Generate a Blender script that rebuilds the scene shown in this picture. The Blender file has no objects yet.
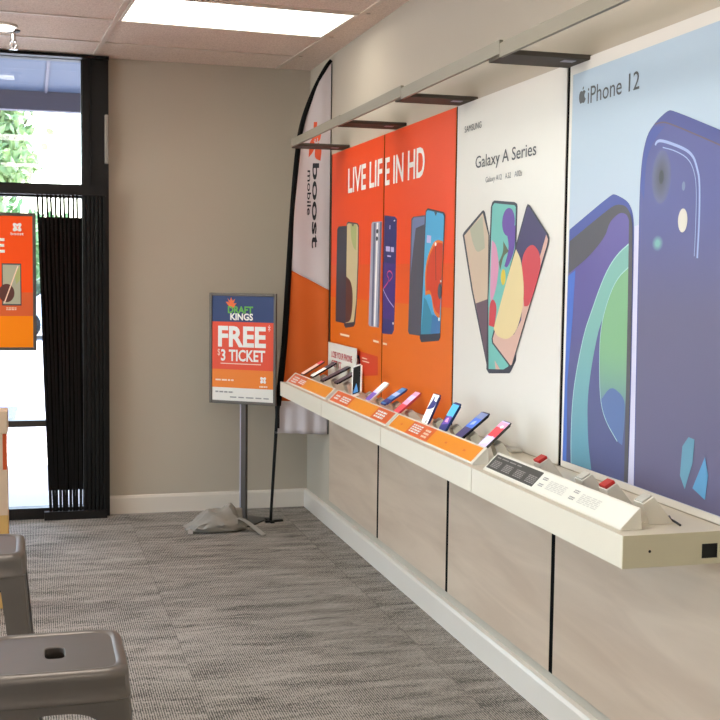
import bpy, bmesh, math, random
from mathutils import Vector, Matrix, noise
random.seed(7)
SC = bpy.context.scene
COL = SC.collection
R = math.radians

# ------------------------------------------------------------------ camera
cam_d = bpy.data.cameras.new('camera'); cam = bpy.data.objects.new('camera', cam_d); COL.objects.link(cam)
cam_d.sensor_width = 36.0; cam_d.lens = 58.45; cam_d.clip_end = 300; cam_d.clip_start = .05
CX = Vector((0.9627, -0.2695, 0.0123)); CY = Vector((0.0081, 0.0746, 0.9972))
CX.normalize(); CZ = CX.cross(CY).normalized(); CY = CZ.cross(CX)
cam.matrix_world = Matrix(((CX.x, CY.x, CZ.x, 0), (CX.y, CY.y, CZ.y, 0), (CX.z, CY.z, CZ.z, 1.47), (0, 0, 0, 1)))
SC.camera = cam

# ------------------------------------------------------------------ light and exposure
VS = SC.view_settings
SC.display_settings.display_device = 'sRGB'
VS.view_transform = 'Standard'; VS.look = 'None'; VS.gamma = 1.0; VS.use_curve_mapping = False
VS.exposure = 0.82
SUN_ELEV, SUN_ROT = 60, 200
SKY_STRENGTH, SUN_STRENGTH = 1.0, 13.0
TROFFER_STRENGTH = 9.0
world = bpy.data.worlds.new('sky'); SC.world = world; world.use_nodes = True
nt = world.node_tree; nt.nodes.clear()
sky = nt.nodes.new('ShaderNodeTexSky'); sky.sky_type = 'NISHITA'; sky.sun_disc = False
sky.sun_elevation = R(SUN_ELEV); sky.sun_rotation = R(20); sky.dust_density = 2.0
bg = nt.nodes.new('ShaderNodeBackground'); bg.inputs['Strength'].default_value = SKY_STRENGTH
ow = nt.nodes.new('ShaderNodeOutputWorld')
nt.links.new(sky.outputs[0], bg.inputs[0]); nt.links.new(bg.outputs[0], ow.inputs[0])
sun_d = bpy.data.lights.new('sun', 'SUN'); sun_d.energy = SUN_STRENGTH; sun_d.angle = R(.6); sun_d.color = (1, .96, .9)
sun = bpy.data.objects.new('sun', sun_d); COL.objects.link(sun)
sun.rotation_euler = (R(90 - SUN_ELEV), 0, R(160)); sun.location = (2, 14, 12)

# ------------------------------------------------------------------ materials
def lin(c):
    return tuple(((v / 255) / 12.92 if v / 255 <= .04045 else ((v / 255 + .055) / 1.055) ** 2.4) for v in c) + (1,)
MATS = {}
def M(name, rgb, rough=.5, metal=0.0, spec=.5, var=.04, scale=6.0, bump=0.0, bscale=80.0, emit=0.0):
    m = bpy.data.materials.new(name); m.use_nodes = True; MATS[name] = m
    n = m.node_tree.nodes; l = m.node_tree.links
    b = n['Principled BSDF']
    b.inputs['Roughness'].default_value = rough; b.inputs['Metallic'].default_value = metal
    b.inputs['Specular IOR Level'].default_value = spec
    tc = n.new('ShaderNodeTexCoord'); nz = n.new('ShaderNodeTexNoise')
    nz.inputs['Scale'].default_value = scale; nz.inputs['Detail'].default_value = 4
    l.new(tc.outputs['Object'], nz.inputs['Vector'])
    mx = n.new('ShaderNodeMix'); mx.data_type = 'RGBA'
    c = lin(rgb)
    mx.inputs['A'].default_value = tuple(v * (1 - var) for v in c[:3]) + (1,)
    mx.inputs['B'].default_value = tuple(min(1, v * (1 + var)) for v in c[:3]) + (1,)
    l.new(nz.outputs['Fac'], mx.inputs['Factor']); l.new(mx.outputs['Result'], b.inputs['Base Color'])
    if bump:
        n2 = n.new('ShaderNodeTexNoise'); n2.inputs['Scale'].default_value = bscale
        l.new(tc.outputs['Object'], n2.inputs['Vector'])
        bp = n.new('ShaderNodeBump'); bp.inputs['Strength'].default_value = bump; bp.inputs['Distance'].default_value = .002
        l.new(n2.outputs['Fac'], bp.inputs['Height']); l.new(bp.outputs['Normal'], b.inputs['Normal'])
    if emit:
        l.new(mx.outputs['Result'], b.inputs['Emission Color']); b.inputs['Emission Strength'].default_value = emit
    return m
WALLC = (189, 179, 162)
M('blk0', (4, 4, 4), .9, spec=.1)
M('wall_paint', WALLC, .75, spec=.25, var=.03, scale=1.5, bump=.15, bscale=250)
M('trim_white', (222, 213, 200), .35, var=.02)
M('panel_white', (226, 221, 211), .35, var=.01)
M('shelf_white', (221, 212, 193), .4, var=.015)
M('shelf_end', (204, 194, 165), .5, var=.02)
M('black', (10, 10, 10), .5, spec=.3, var=.1)
M('black_fabric', (9, 9, 9), .85, spec=.2, var=.2, scale=60)
M('black_frame', (22, 19, 18), .45, spec=.3, var=.1)
M('dark_metal', (66, 62, 58), .4, .6, var=.08)
M('sign_metal', (92, 84, 76), .5, .3, var=.06)
M('pole_metal', (80, 71, 64), .5, .2, var=.06)
M('rail_metal', (140, 132, 116), .5, .1, var=.04)
M('bracket_metal', (70, 62, 52), .7, .0, var=.05)
M('silver', (196, 196, 198), .3, .6)
M('chrome', (210, 208, 204), .15, 1.0)
M('stool_metal', (108, 101, 95), .42, .55, var=.08, scale=14)
M('bag_fabric', (150, 145, 136), .8, var=.08, scale=20, bump=.4, bscale=120)
M('strap_fabric', (160, 155, 148), .8, var=.08, scale=40)
M('flag_white', (200, 190, 190), .8, var=.04, scale=4)
M('flag_orange', (205, 92, 14), .8, var=.08, scale=4)
M('flag_red', (214, 78, 30), .7)
M('stand_plastic', (228, 222, 208), .4)
M('stand_grey', (192, 187, 176), .45)
M('red_sensor', (186, 40, 36), .35)
M('cable', (60, 58, 56), .5)
M('orange_paper', (240, 148, 40), .4, spec=.4, var=.03)
M('redorange_paper', (226, 104, 48), .4, spec=.4)
M('beige_plastic', (150, 144, 134), .5)
M('concrete', (205, 198, 192), .9, var=.06, scale=3, bump=.2)
M('asphalt', (150, 150, 154), .95, var=.1, scale=8)
M('blue_paint', (10, 30, 84), .8)
M('soffit_blue', (52, 68, 96), .6, var=.06)
M('fascia_purple', (84, 82, 98), .6, var=.05)
M('bark', (92, 74, 58), .9, var=.2, scale=20)
M('leaf_green', (150, 172, 112), .6, var=.4, scale=2)
M('hedge_green', (104, 140, 84), .7, var=.4, scale=2)
M('car_silver', (190, 196, 204), .25, .4)
M('car_blue', (60, 80, 120), .25, .3)
M('car_window', (30, 34, 40), .1)
M('rubber', (24, 24, 24), .8)
M('gold_wood', (206, 164, 96), .5, var=.1, scale=5)
M('maple', (214, 186, 156), .45, var=.08, scale=5)
M('orange_panel', (222, 96, 40), .5)
# printed inks of the posters, glossy film
INKS = dict(slate=(62,64,74), tan=(208,190,146), leaf=(176,182,120), umber=(96,58,52), silver=(170,168,184), steel=(104,106,128),
    white=(244,240,236), cream=(246,216,190), redprint=(214,70,42), navy=(52,54,110), violet=(70,50,124), lilac=(196,186,226),
    pink=(228,84,128), slate2=(84,84,94), bluegrey=(118,130,166), sky=(84,172,214), orangeb=(232,128,52), teal=(62,140,166),
    steelblue=(66,120,172), tan2=(206,184,160), leaf2=(178,178,154), mauve=(108,88,98), aqua=(116,190,180), purple=(108,78,160),
    moss=(98,108,84), rose=(214,150,178), yellow=(222,196,70), redprint2=(204,72,80), pinkpale=(216,176,160), dusk=(72,66,104),
    creamart=(226,206,154), ink=(78,80,84), inkgrey=(140,142,146), skypale=(186,206,222), lavender=(206,204,226),
    bluebody=(76,88,158), greyface=(84,82,88), violet2=(86,80,142), cobalt=(76,112,196), tealart=(112,170,166), tealpale=(170,208,206),
    greenart=(124,180,126), bluefade=(92,116,164), indigo=(78,84,144), face=(80,82,136), umber2=(104,88,104), facelow=(92,90,128),
    lens=(58,54,84), flash=(214,208,196), ice=(160,176,220), facet=(98,146,168), facet2=(88,146,186),
    band_red=(240,78,30), band_mid=(232,88,30), band_orange=(228,110,26), green_ink=(96,170,70), navy_ink=(36,56,104),
    sign_red=(226,74,40), sign_orange=(234,126,28), door_red=(252,84,12), door_orange=(255,140,0), flag_ink=(30,28,32), crown=(230,104,40),
    screen_black=(26,26,32), paper=(230,228,216), faint=(206,203,194), blk=(4,4,4), textgrey=(150,146,142), charcoal=(74,72,68), wht=(240,238,232))
for k, v in INKS.items(): M(k, v, .45, spec=.3, var=.02)

def nodes_of(name):
    m = bpy.data.materials.new(name); m.use_nodes = True; MATS[name] = m
    return m, m.node_tree.nodes, m.node_tree.links
def carpet():
    m, n, l = nodes_of('carpet'); b = n['Principled BSDF']; b.inputs['Roughness'].default_value = .95; b.inputs['Specular IOR Level'].default_value = .15
    tc = n.new('ShaderNodeTexCoord')
    def streak(rot, sc):
        mp = n.new('ShaderNodeMapping'); mp.inputs['Rotation'].default_value = (0, 0, rot); mp.inputs['Scale'].default_value = sc
        l.new(tc.outputs['Object'], mp.inputs['Vector'])
        z = n.new('ShaderNodeTexNoise'); z.inputs['Scale'].default_value = 1.0; z.inputs['Detail'].default_value = 5; z.inputs['Roughness'].default_value = .62
        z.inputs['Distortion'].default_value = .5
        l.new(mp.outputs[0], z.inputs['Vector']); return z
    a = streak(0.18, (3.4, 13, 1)); c = streak(1.35, (3.4, 13, 1))
    mpc = n.new('ShaderNodeMapping'); mpc.inputs['Location'].default_value = (-.55, -.3, .5); l.new(tc.outputs['Object'], mpc.inputs['Vector'])
    ck = n.new('ShaderNodeTexChecker'); ck.inputs['Scale'].default_value = 1 / .914; l.new(mpc.outputs[0], ck.inputs['Vector'])
    mx = n.new('ShaderNodeMix'); mx.data_type = 'FLOAT'
    l.new(ck.outputs['Fac'], mx.inputs['Factor']); l.new(a.outputs['Fac'], mx.inputs['A']); l.new(c.outputs['Fac'], mx.inputs['B'])
    # fine loops in rows
    mpl = n.new('ShaderNodeMapping'); mpl.inputs['Scale'].default_value = (190, 60, 1); l.new(tc.outputs['Object'], mpl.inputs['Vector'])
    lz = n.new('ShaderNodeTexNoise'); lz.inputs['Scale'].default_value = 1.0; lz.inputs['Detail'].default_value = 2; l.new(mpl.outputs[0], lz.inputs['Vector'])
    sx = n.new('ShaderNodeSeparateXYZ'); l.new(tc.outputs['Object'], sx.inputs[0])
    rb = n.new('ShaderNodeMath'); rb.operation = 'MULTIPLY'; rb.inputs[1].default_value = 2*math.pi/.0085; l.new(sx.outputs['X'], rb.inputs[0])
    sn = n.new('ShaderNodeMath'); sn.operation = 'SINE'; l.new(rb.outputs[0], sn.inputs[0])
    s2 = n.new('ShaderNodeMath'); s2.operation = 'MULTIPLY_ADD'; s2.inputs[1].default_value = .19; l.new(sn.outputs[0], s2.inputs[0]); l.new(lz.outputs['Fac'], s2.inputs[2])
    big = n.new('ShaderNodeTexNoise'); big.inputs['Scale'].default_value = 1.3; l.new(tc.outputs['Object'], big.inputs['Vector'])
    sm = n.new('ShaderNodeMath'); sm.operation = 'MULTIPLY_ADD'; sm.inputs[1].default_value = .78; sm.inputs[2].default_value = .11; l.new(mx.outputs['Result'], sm.inputs[0])
    m1 = n.new('ShaderNodeMath'); m1.operation = 'MULTIPLY_ADD'; m1.inputs[1].default_value = .75; l.new(s2.outputs[0], m1.inputs[0]); l.new(sm.outputs[0], m1.inputs[2])
    ad = n.new('ShaderNodeMath'); ad.operation = 'MULTIPLY_ADD'; ad.inputs[1].default_value = .15; l.new(big.outputs['Fac'], ad.inputs[0]); l.new(m1.outputs[0], ad.inputs[2])
    rp = n.new('ShaderNodeValToRGB'); e = rp.color_ramp.elements
    e[0].position = .68; e[0].color = lin((70, 68, 64)); e[1].position = 1.12; e[1].color = lin((172, 165, 157)); e[1].position = 1.0
    x = e.new(.92); x.color = lin((126, 122, 115))
    l.new(ad.outputs[0], rp.inputs[0])
    cmp = None
    for ax, off in (('X', .55), ('Y', .3)):      # tile seams
        a1 = n.new('ShaderNodeMath'); a1.operation = 'SUBTRACT'; a1.inputs[1].default_value = off; l.new(sx.outputs[ax], a1.inputs[0])
        a2 = n.new('ShaderNodeMath'); a2.operation = 'PINGPONG'; a2.inputs[1].default_value = .457; l.new(a1.outputs[0], a2.inputs[0])
        a3 = n.new('ShaderNodeMath'); a3.operation = 'LESS_THAN'; a3.inputs[1].default_value = .0035; l.new(a2.outputs[0], a3.inputs[0])
        if cmp: 
            a4 = n.new('ShaderNodeMath'); a4.operation = 'MAXIMUM'; l.new(cmp.outputs[0], a4.inputs[0]); l.new(a3.outputs[0], a4.inputs[1]); a3 = a4
        cmp = a3
    sc = n.new('ShaderNodeMath'); sc.operation = 'MULTIPLY'; sc.inputs[1].default_value = .20; l.new(cmp.outputs[0], sc.inputs[0])
    sd = n.new('ShaderNodeMix'); sd.data_type = 'RGBA'; sd.inputs['B'].default_value = lin((60, 56, 52)); l.new(sc.outputs[0], sd.inputs['Factor']); l.new(rp.outputs[0], sd.inputs['A'])
    l.new(sd.outputs['Result'], b.inputs['Base Color'])
    bp = n.new('ShaderNodeBump'); bp.inputs['Strength'].default_value = .5; bp.inputs['Distance'].default_value = .003
    l.new(lz.outputs['Fac'], bp.inputs['Height']); l.new(bp.outputs[0], b.inputs['Normal'])
carpet()
def grain(name, c0, c1, rot=(0, 0, 0), sc=(1, 2, 14), rough=.4):
    m, n, l = nodes_of(name); b = n['Principled BSDF']; b.inputs['Roughness'].default_value = rough
    tc = n.new('ShaderNodeTexCoord'); mp = n.new('ShaderNodeMapping'); mp.inputs['Scale'].default_value = sc; mp.inputs['Rotation'].default_value = rot
    l.new(tc.outputs['Object'], mp.inputs['Vector'])
    z = n.new('ShaderNodeTexNoise'); z.inputs['Scale'].default_value = 1.2; z.inputs['Detail'].default_value = 6; z.inputs['Distortion'].default_value = .8
    l.new(mp.outputs[0], z.inputs['Vector'])
    rp = n.new('ShaderNodeValToRGB'); rp.color_ramp.elements[0].position = .3; rp.color_ramp.elements[1].position = .7
    rp.color_ramp.elements[0].color = lin(c0); rp.color_ramp.elements[1].color = lin(c1)
    l.new(z.outputs['Fac'], rp.inputs[0]); l.new(rp.outputs[0], b.inputs['Base Color'])
grain('laminate', (194, 171, 148), (211, 190, 167), rot=(.35, 0, 0), sc=(1, 1.2, 9))
def tile():
    m, n, l = nodes_of('ceiling_tile'); b = n['Principled BSDF']; b.inputs['Roughness'].default_value = .95; b.inputs['Specular IOR Level'].default_value = .1
    tc = n.new('ShaderNodeTexCoord'); z = n.new('ShaderNodeTexNoise'); z.inputs['Scale'].default_value = 140; z.inputs['Detail'].default_value = 3
    l.new(tc.outputs['Object'], z.inputs['Vector'])
    rp = n.new('ShaderNodeValToRGB'); rp.color_ramp.elements[0].position = .3; rp.color_ramp.elements[0].color = lin((208, 188, 172)); rp.color_ramp.elements[1].position = .6; rp.color_ramp.elements[1].color = lin((234, 216, 202))
    l.new(z.outputs['Fac'], rp.inputs[0]); l.new(rp.outputs[0], b.inputs['Base Color'])
    bp = n.new('ShaderNodeBump'); bp.inputs['Strength'].default_value = .5; bp.inputs['Distance'].default_value = .003
    l.new(z.outputs['Fac'], bp.inputs['Height']); l.new(bp.outputs[0], b.inputs['Normal'])
tile()
M('grid_metal', (214, 196, 180), .5)
def glass():
    m, n, l = nodes_of('glass'); n.remove(n['Principled BSDF']); out = n['Material Output']
    tr = n.new('ShaderNodeBsdfTransparent'); gl = n.new('ShaderNodeBsdfGlossy'); gl.inputs['Roughness'].default_value = .01
    fr = n.new('ShaderNodeFresnel'); fr.inputs['IOR'].default_value = 1.45; mx = n.new('ShaderNodeMixShader')
    tr.inputs[0].default_value = (.94, .96, .96, 1)
    l.new(fr.outputs[0], mx.inputs[0]); l.new(tr.outputs[0], mx.inputs[1]); l.new(gl.outputs[0], mx.inputs[2]); l.new(mx.outputs[0], out.inputs[0])
glass()
def diffuser(name, strength, color):
    m, n, l = nodes_of(name); n.remove(n['Principled BSDF']); out = n['Material Output']
    em = n.new('ShaderNodeEmission'); tc = n.new('ShaderNodeTexCoord'); wv = n.new('ShaderNodeTexWave'); wv.bands_direction = 'Y'
    wv.inputs['Scale'].default_value = .55; wv.inputs['Phase Offset'].default_value = 1.6
    l.new(tc.outputs['Object'], wv.inputs['Vector'])
    mr = n.new('ShaderNodeMapRange'); mr.inputs['To Min'].default_value = strength * .8; mr.inputs['To Max'].default_value = strength * 1.1
    l.new(wv.outputs['Fac'], mr.inputs[0]); l.new(mr.outputs[0], em.inputs['Strength'])
    em.inputs[0].default_value = color; l.new(em.outputs[0], out.inputs[0])
diffuser('lamp_lens', TROFFER_STRENGTH, (1, .96, .88, 1))
diffuser('lamp_lens_dim', TROFFER_STRENGTH * .27, (1, .95, .85, 1))  # panel by the back wall, dimmed to avoid a hot spot on the wall
diffuser('downlight_lens', 6, (1, .95, .88, 1))

# ------------------------------------------------------------------ mesh helpers
class MB:
    def __init__(s): s.v = []; s.f = []; s.m = []; s.mats = []
    def mi(s, mat):
        if mat not in s.mats: s.mats.append(mat)
        return s.mats.index(mat)
    def add(s, vs, fs, mat):
        o = len(s.v); s.v += [tuple(v) for v in vs]; k = s.mi(mat)
        for f in fs: s.f.append(tuple(i + o for i in f)); s.m.append(k)
    def box(s, x0, x1, y0, y1, z0, z1, mat, mtx=None):
        vs = [Vector((x, y, z)) for x in (x0, x1) for y in (y0, y1) for z in (z0, z1)]
        if mtx: vs = [mtx @ v for v in vs]
        s.add(vs, [(0,1,3,2),(4,6,7,5),(0,4,5,1),(2,3,7,6),(0,2,6,4),(1,5,7,3)], mat)
    def rbox(s, x0, x1, y0, y1, z0, z1, mat, r=.003, seg=2, mtx=None):
        bm = bmesh.new(); bmesh.ops.create_cube(bm, size=1)
        for v in bm.verts: v.co = Vector(((x0+x1)/2 + v.co.x*(x1-x0), (y0+y1)/2 + v.co.y*(y1-y0), (z0+z1)/2 + v.co.z*(z1-z0)))
        bmesh.ops.bevel(bm, geom=bm.edges[:], offset=min(r, .49*min(x1-x0, y1-y0, z1-z0)), segments=seg, profile=.5, affect='EDGES')
        s.frombm(bm, mat, mtx)
    def frombm(s, bm, mat, mtx=None):
        bm.verts.ensure_lookup_table(); bm.verts.index_update()
        vs = [(mtx @ v.co if mtx else v.co.copy()) for v in bm.verts]
        fs = [tuple(v.index for v in f.verts) for f in bm.faces]; bm.free(); s.add(vs, fs, mat)
    def tube(s, pts, r, mat, n=10, cap=True):
        pts = [Vector(p) for p in pts]; rs = r if isinstance(r, (list, tuple)) else [r]*len(pts)
        up = Vector((.123, .31, .94)); vs = []; fs = []
        for i, p in enumerate(pts):
            d = (pts[min(i+1, len(pts)-1)] - pts[max(i-1, 0)]).normalized()
            a = d.cross(up)
            if a.length < .05: a = d.cross(Vector((1, 0, 0)))
            a.normalize(); b = d.cross(a)
            for k in range(n):
                t = 2*math.pi*k/n; vs.append(p + a*math.cos(t)*rs[i] + b*math.sin(t)*rs[i])
        for i in range(len(pts)-1):
            for k in range(n): fs.append((i*n+k, i*n+(k+1) % n, (i+1)*n+(k+1) % n, (i+1)*n+k))
        if cap: fs.append(tuple(range(n-1, -1, -1))); fs.append(tuple(range((len(pts)-1)*n, len(pts)*n)))
        s.add(vs, fs, mat)
    def lathe(s, prof, mat, c=(0, 0, 0), n=24):
        vs = []; fs = []
        for r, z in prof:
            for k in range(n):
                t = 2*math.pi*k/n; vs.append((c[0]+r*math.cos(t), c[1]+r*math.sin(t), c[2]+z))
        for i in range(len(prof)-1):
            for k in range(n): fs.append((i*n+k, i*n+(k+1) % n, (i+1)*n+(k+1) % n, (i+1)*n+k))
        fs.append(tuple(range(n-1, -1, -1))); fs.append(tuple(range((len(prof)-1)*n, len(prof)*n)))
        s.add(vs, fs, mat)
    def prism(s, prof, y0, y1, mat, axis='y'):      # profile in x,z extruded along y
        n = len(prof); f = (lambda a, b, c: (a, c, b)) if axis == 'y' else (lambda a, b, c: (c, a, b))
        vs = [f(a, b, y0) for a, b in prof] + [f(a, b, y1) for a, b in prof]
        fs = [tuple(range(n)), tuple(range(2*n-1, n-1, -1))] + [(i, i+n, (i+1) % n + n, (i+1) % n) for i in range(n)]
        s.add(vs, fs, mat)
    def build(s, name, parent=None, smooth=False, loc=None, rot=None):
        me = bpy.data.meshes.new(name); me.from_pydata(s.v, [], s.f)
        for k in s.mats: me.materials.append(MATS[k])
        me.polygons.foreach_set('material_index', s.m)
        bm = bmesh.new(); bm.from_mesh(me); bmesh.ops.recalc_face_normals(bm, faces=bm.faces[:]); bm.to_mesh(me); bm.free()
        if smooth:
            me.polygons.foreach_set('use_smooth', [True]*len(me.polygons))
            try: me.set_sharp_from_angle(angle=R(40))
            except Exception: pass
        o = bpy.data.objects.new(name, me); COL.objects.link(o)
        if parent: o.parent = parent
        if loc: o.location = loc
        if rot: o.rotation_euler = rot
        return o
def tag(o, label, cat, group=None):
    o['label'] = label; o['category'] = cat
    if group: o['group'] = group
    return o
def thing(name, label, cat, loc=(0, 0, 0), rz=0, group=None):
    o = bpy.data.objects.new(name, None); o.empty_display_size = .1; COL.objects.link(o); o.location = loc; o.rotation_euler = (0, 0, rz)
    return tag(o, label, cat, group)
def struct(o): o['kind'] = 'structure'; return o
def copy_tree(o, parent=None):
    c = o.copy(); COL.objects.link(c)
    if parent: c.parent = parent
    for ch in list(o.children): copy_tree(ch, c)
    return c

def gradient_ink(name, c0, c1, z0, z1):          # printed colour blend along the height of the sheet
    m, n, l = nodes_of(name); b = n['Principled BSDF']; b.inputs['Roughness'].default_value = .4; b.inputs['Specular IOR Level'].default_value = .35
    tc = n.new('ShaderNodeTexCoord'); sp = n.new('ShaderNodeSeparateXYZ'); mr = n.new('ShaderNodeMapRange'); mr.interpolation_type = 'SMOOTHSTEP'
    mr.inputs['From Min'].default_value = z0; mr.inputs['From Max'].default_value = z1
    mx = n.new('ShaderNodeMix'); mx.data_type = 'RGBA'; mx.inputs['A'].default_value = lin(c0); mx.inputs['B'].default_value = lin(c1)
    l.new(tc.outputs['Object'], sp.inputs[0]); l.new(sp.outputs['Z'], mr.inputs[0]); l.new(mr.outputs[0], mx.inputs['Factor']); l.new(mx.outputs['Result'], b.inputs['Base Color'])
gradient_ink('greenart', (92, 116, 160), (124, 174, 128), .10, .42)
gradient_ink('tealart', (96, 150, 170), (124, 178, 166), .0, .6)
gradient_ink('face', (96, 92, 122), (82, 84, 144), .45, .85)
gradient_ink('violet2', (78, 84, 128), (96, 84, 152), .1, .8)
gradient_ink('skypale', (194, 200, 216), (178, 196, 212), .3, 1.1)
# flat printed artwork: shapes in (s, t) metres, stacked film layers
def chaikin(p, k=2):
    keep = [False]*len(p)
    for i in range(len(p)):
        a = Vector(p[i-1]) - Vector(p[i]); c = Vector(p[(i+1) % len(p)]) - Vector(p[i])
        keep[i] = a.length > 0 and c.length > 0 and a.angle(c) < R(105)
    for _ in range(k):
        q = []; kk = []; n = len(p)
        for i in range(n):
            o, a, c = p[i-1], p[i], p[(i+1) % n]
            if keep[i]: q.append(a); kk.append(True)
            else:
                q += [(a[0]*.78+o[0]*.22, a[1]*.78+o[1]*.22), (a[0]*.78+c[0]*.22, a[1]*.78+c[1]*.22)]; kk += [False, False]
        p, keep = q, kk
    return p
def openchaikin(p, k=2):
    for _ in range(k):
        q = [p[0]]
        for a, b in zip(p, p[1:]): q += [(a[0]*.75+b[0]*.25, a[1]*.75+b[1]*.25), (a[0]*.25+b[0]*.75, a[1]*.25+b[1]*.75)]
        p = q + [p[-1]]
    return p
def ellipse(c, rx, ry, rot=0, n=28):
    return [(c[0]+rx*math.cos(t)*math.cos(rot)-ry*math.sin(t)*math.sin(rot), c[1]+rx*math.cos(t)*math.sin(rot)+ry*math.sin(t)*math.cos(rot)) for t in (2*math.pi*i/n for i in range(n))]
def ribbon(p, w):
    L, Rr = [], []
    for i, a in enumerate(p):
        d = Vector(p[min(i+1, len(p)-1)]) - Vector(p[max(i-1, 0)]); d.normalize()
        L.append((a[0]-d.y*w/2, a[1]+d.x*w/2)); Rr.append((a[0]+d.y*w/2, a[1]-d.x*w/2))
    return L, Rr
def blend_ink(a, c, k):
    n = a + '_' + c + '_%d' % k
    if n not in MATS: M(n, tuple(INKS[a][i]*(1-k/8) + INKS[c][i]*k/8 for i in range(3)), .35, spec=.45, var=.02)
    return n
def lit_ink(c):                                  # a switched-on screen
    n = 'lit_' + c
    if n not in MATS: M(n, INKS[c], .3, spec=.2, var=.02, emit=.4)
    return n
def art(mb, shapes, to3d, h0=.0006, dh=.00012):
    for i, sh in enumerate(shapes):
        kind, mat, p = sh[:3]; h = h0 + dh*i
        if kind == 'L':
            q = openchaikin(p); a, b = ribbon(q, sh[3]); n = len(a)
            mb.add([to3d(x, y, h) for x, y in a+b], [(k, k+1, n+k+1, n+k) for k in range(n-1)], mat); continue
        if kind == 'S': p = chaikin(p)
        elif kind == 'E': p = ellipse((p[0], p[1]), p[2], p[3])
        elif kind == 'G':                        # soft-edged printed spot
            for k in range(1, 9):
                f = 1.25 - .1*k; e = ellipse((p[0], p[1]), p[2]*f, p[3]*f)
                mb.add([to3d(x, y, h + .00001*k) for x, y in e], [tuple(range(len(e)))], blend_ink(sh[3], mat, k))
            continue
        mb.add([to3d(x, y, h) for x, y in p], [tuple(range(len(p)))], mat)
    return mb
def text_geo(body, bold=0.0):
    cu = bpy.data.curves.new('t', 'FONT'); cu.body = body; cu.offset = bold; cu.resolution_u = 3; cu.fill_mode = 'FRONT'
    o = bpy.data.objects.new('t', cu); COL.objects.link(o); bpy.context.view_layer.update()
    me = o.evaluated_get(bpy.context.evaluated_depsgraph_get()).to_mesh()
    vs = [(v.co.x, v.co.y) for v in me.vertices]; fs = [tuple(p.vertices) for p in me.polygons]
    bpy.data.objects.remove(o); bpy.data.curves.remove(cu)
    return vs, fs
APPLE = chaikin([(.5,.70),(.62,.76),(.80,.75),(.94,.64),(.80,.54),(.77,.42),(.84,.30),(.97,.24),(.86,.08),(.74,0),(.6,.03),(.5,.05),(.4,.03),(.27,0),(.12,.12),(.03,.32),(.04,.55),(.14,.70),(.3,.76),(.42,.73)])
APPLE_LEAF = [(.5,.79),(.53,.92),(.69,1.0),(.68,.88),(.6,.81)]
def text(mb, body, mat, box, to3d, h=.0062, bold=0.0):
    s0, s1, t0, t1 = box
    if body == 'APPLE':
        for p in (APPLE, APPLE_LEAF): mb.add([to3d(s0+x*(s1-s0), t0+y*(t1-t0), h) for x, y in p], [tuple(range(len(p)))], mat)
        return
    vs, fs = text_geo(body, bold)
    x0 = min(v[0] for v in vs); x1 = max(v[0] for v in vs); y1 = max(v[1] for v in vs); y0 = min(0, 0)
    mb.add([to3d(s0+(x-x0)/(x1-x0)*(s1-s0), t0+(y-y0)/(y1-y0)*(t1-t0), h) for x, y in vs], fs, mat)
def glyph_bars(mb, mat, s0, s1, t0, t1, rows, to3d, h, seed=0):      # print too small to read
    rnd = random.Random(seed); dt = (t1-t0)/rows
    for k in range(rows):
        s = s0
        while s < s1:
            w = (s1-s0)*rnd.uniform(.12, .3); e = min(s1, s+w)
            mb.add([to3d(a, b, h) for a, b in ((s, t0+k*dt), (e, t0+k*dt), (e, t0+(k+.6)*dt), (s, t0+(k+.6)*dt))], [(0, 1, 2, 3)], mat)
            s = e + (s1-s0)*.05
def swirl(mb, mat, c, r, to3d, h, hole=None):                        # four-petal badge
    for a in (45, 135, 225, 315):
        p = ellipse((c[0]+r*.45*math.cos(R(a)), c[1]+r*.45*math.sin(R(a))), r*.62, r*.42, R(a))
        mb.add([to3d(x, y, h + .0001*a/45) for x, y in p], [tuple(range(len(p)))], mat)
    if hole: 
        for a, b in (((-.35,.32),(.1,.05)), ((.35,.3),(.05,-.1)), ((-.1,-.1),(.3,-.4))):
            q, w = ribbon([(c[0]+a[0]*r, c[1]+a[1]*r), (c[0]+b[0]*r, c[1]+b[1]*r)], r*.13)
            mb.add([to3d(x, y, h+.002) for x, y in q+w], [(0, 1, 3, 2)], hole)

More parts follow.
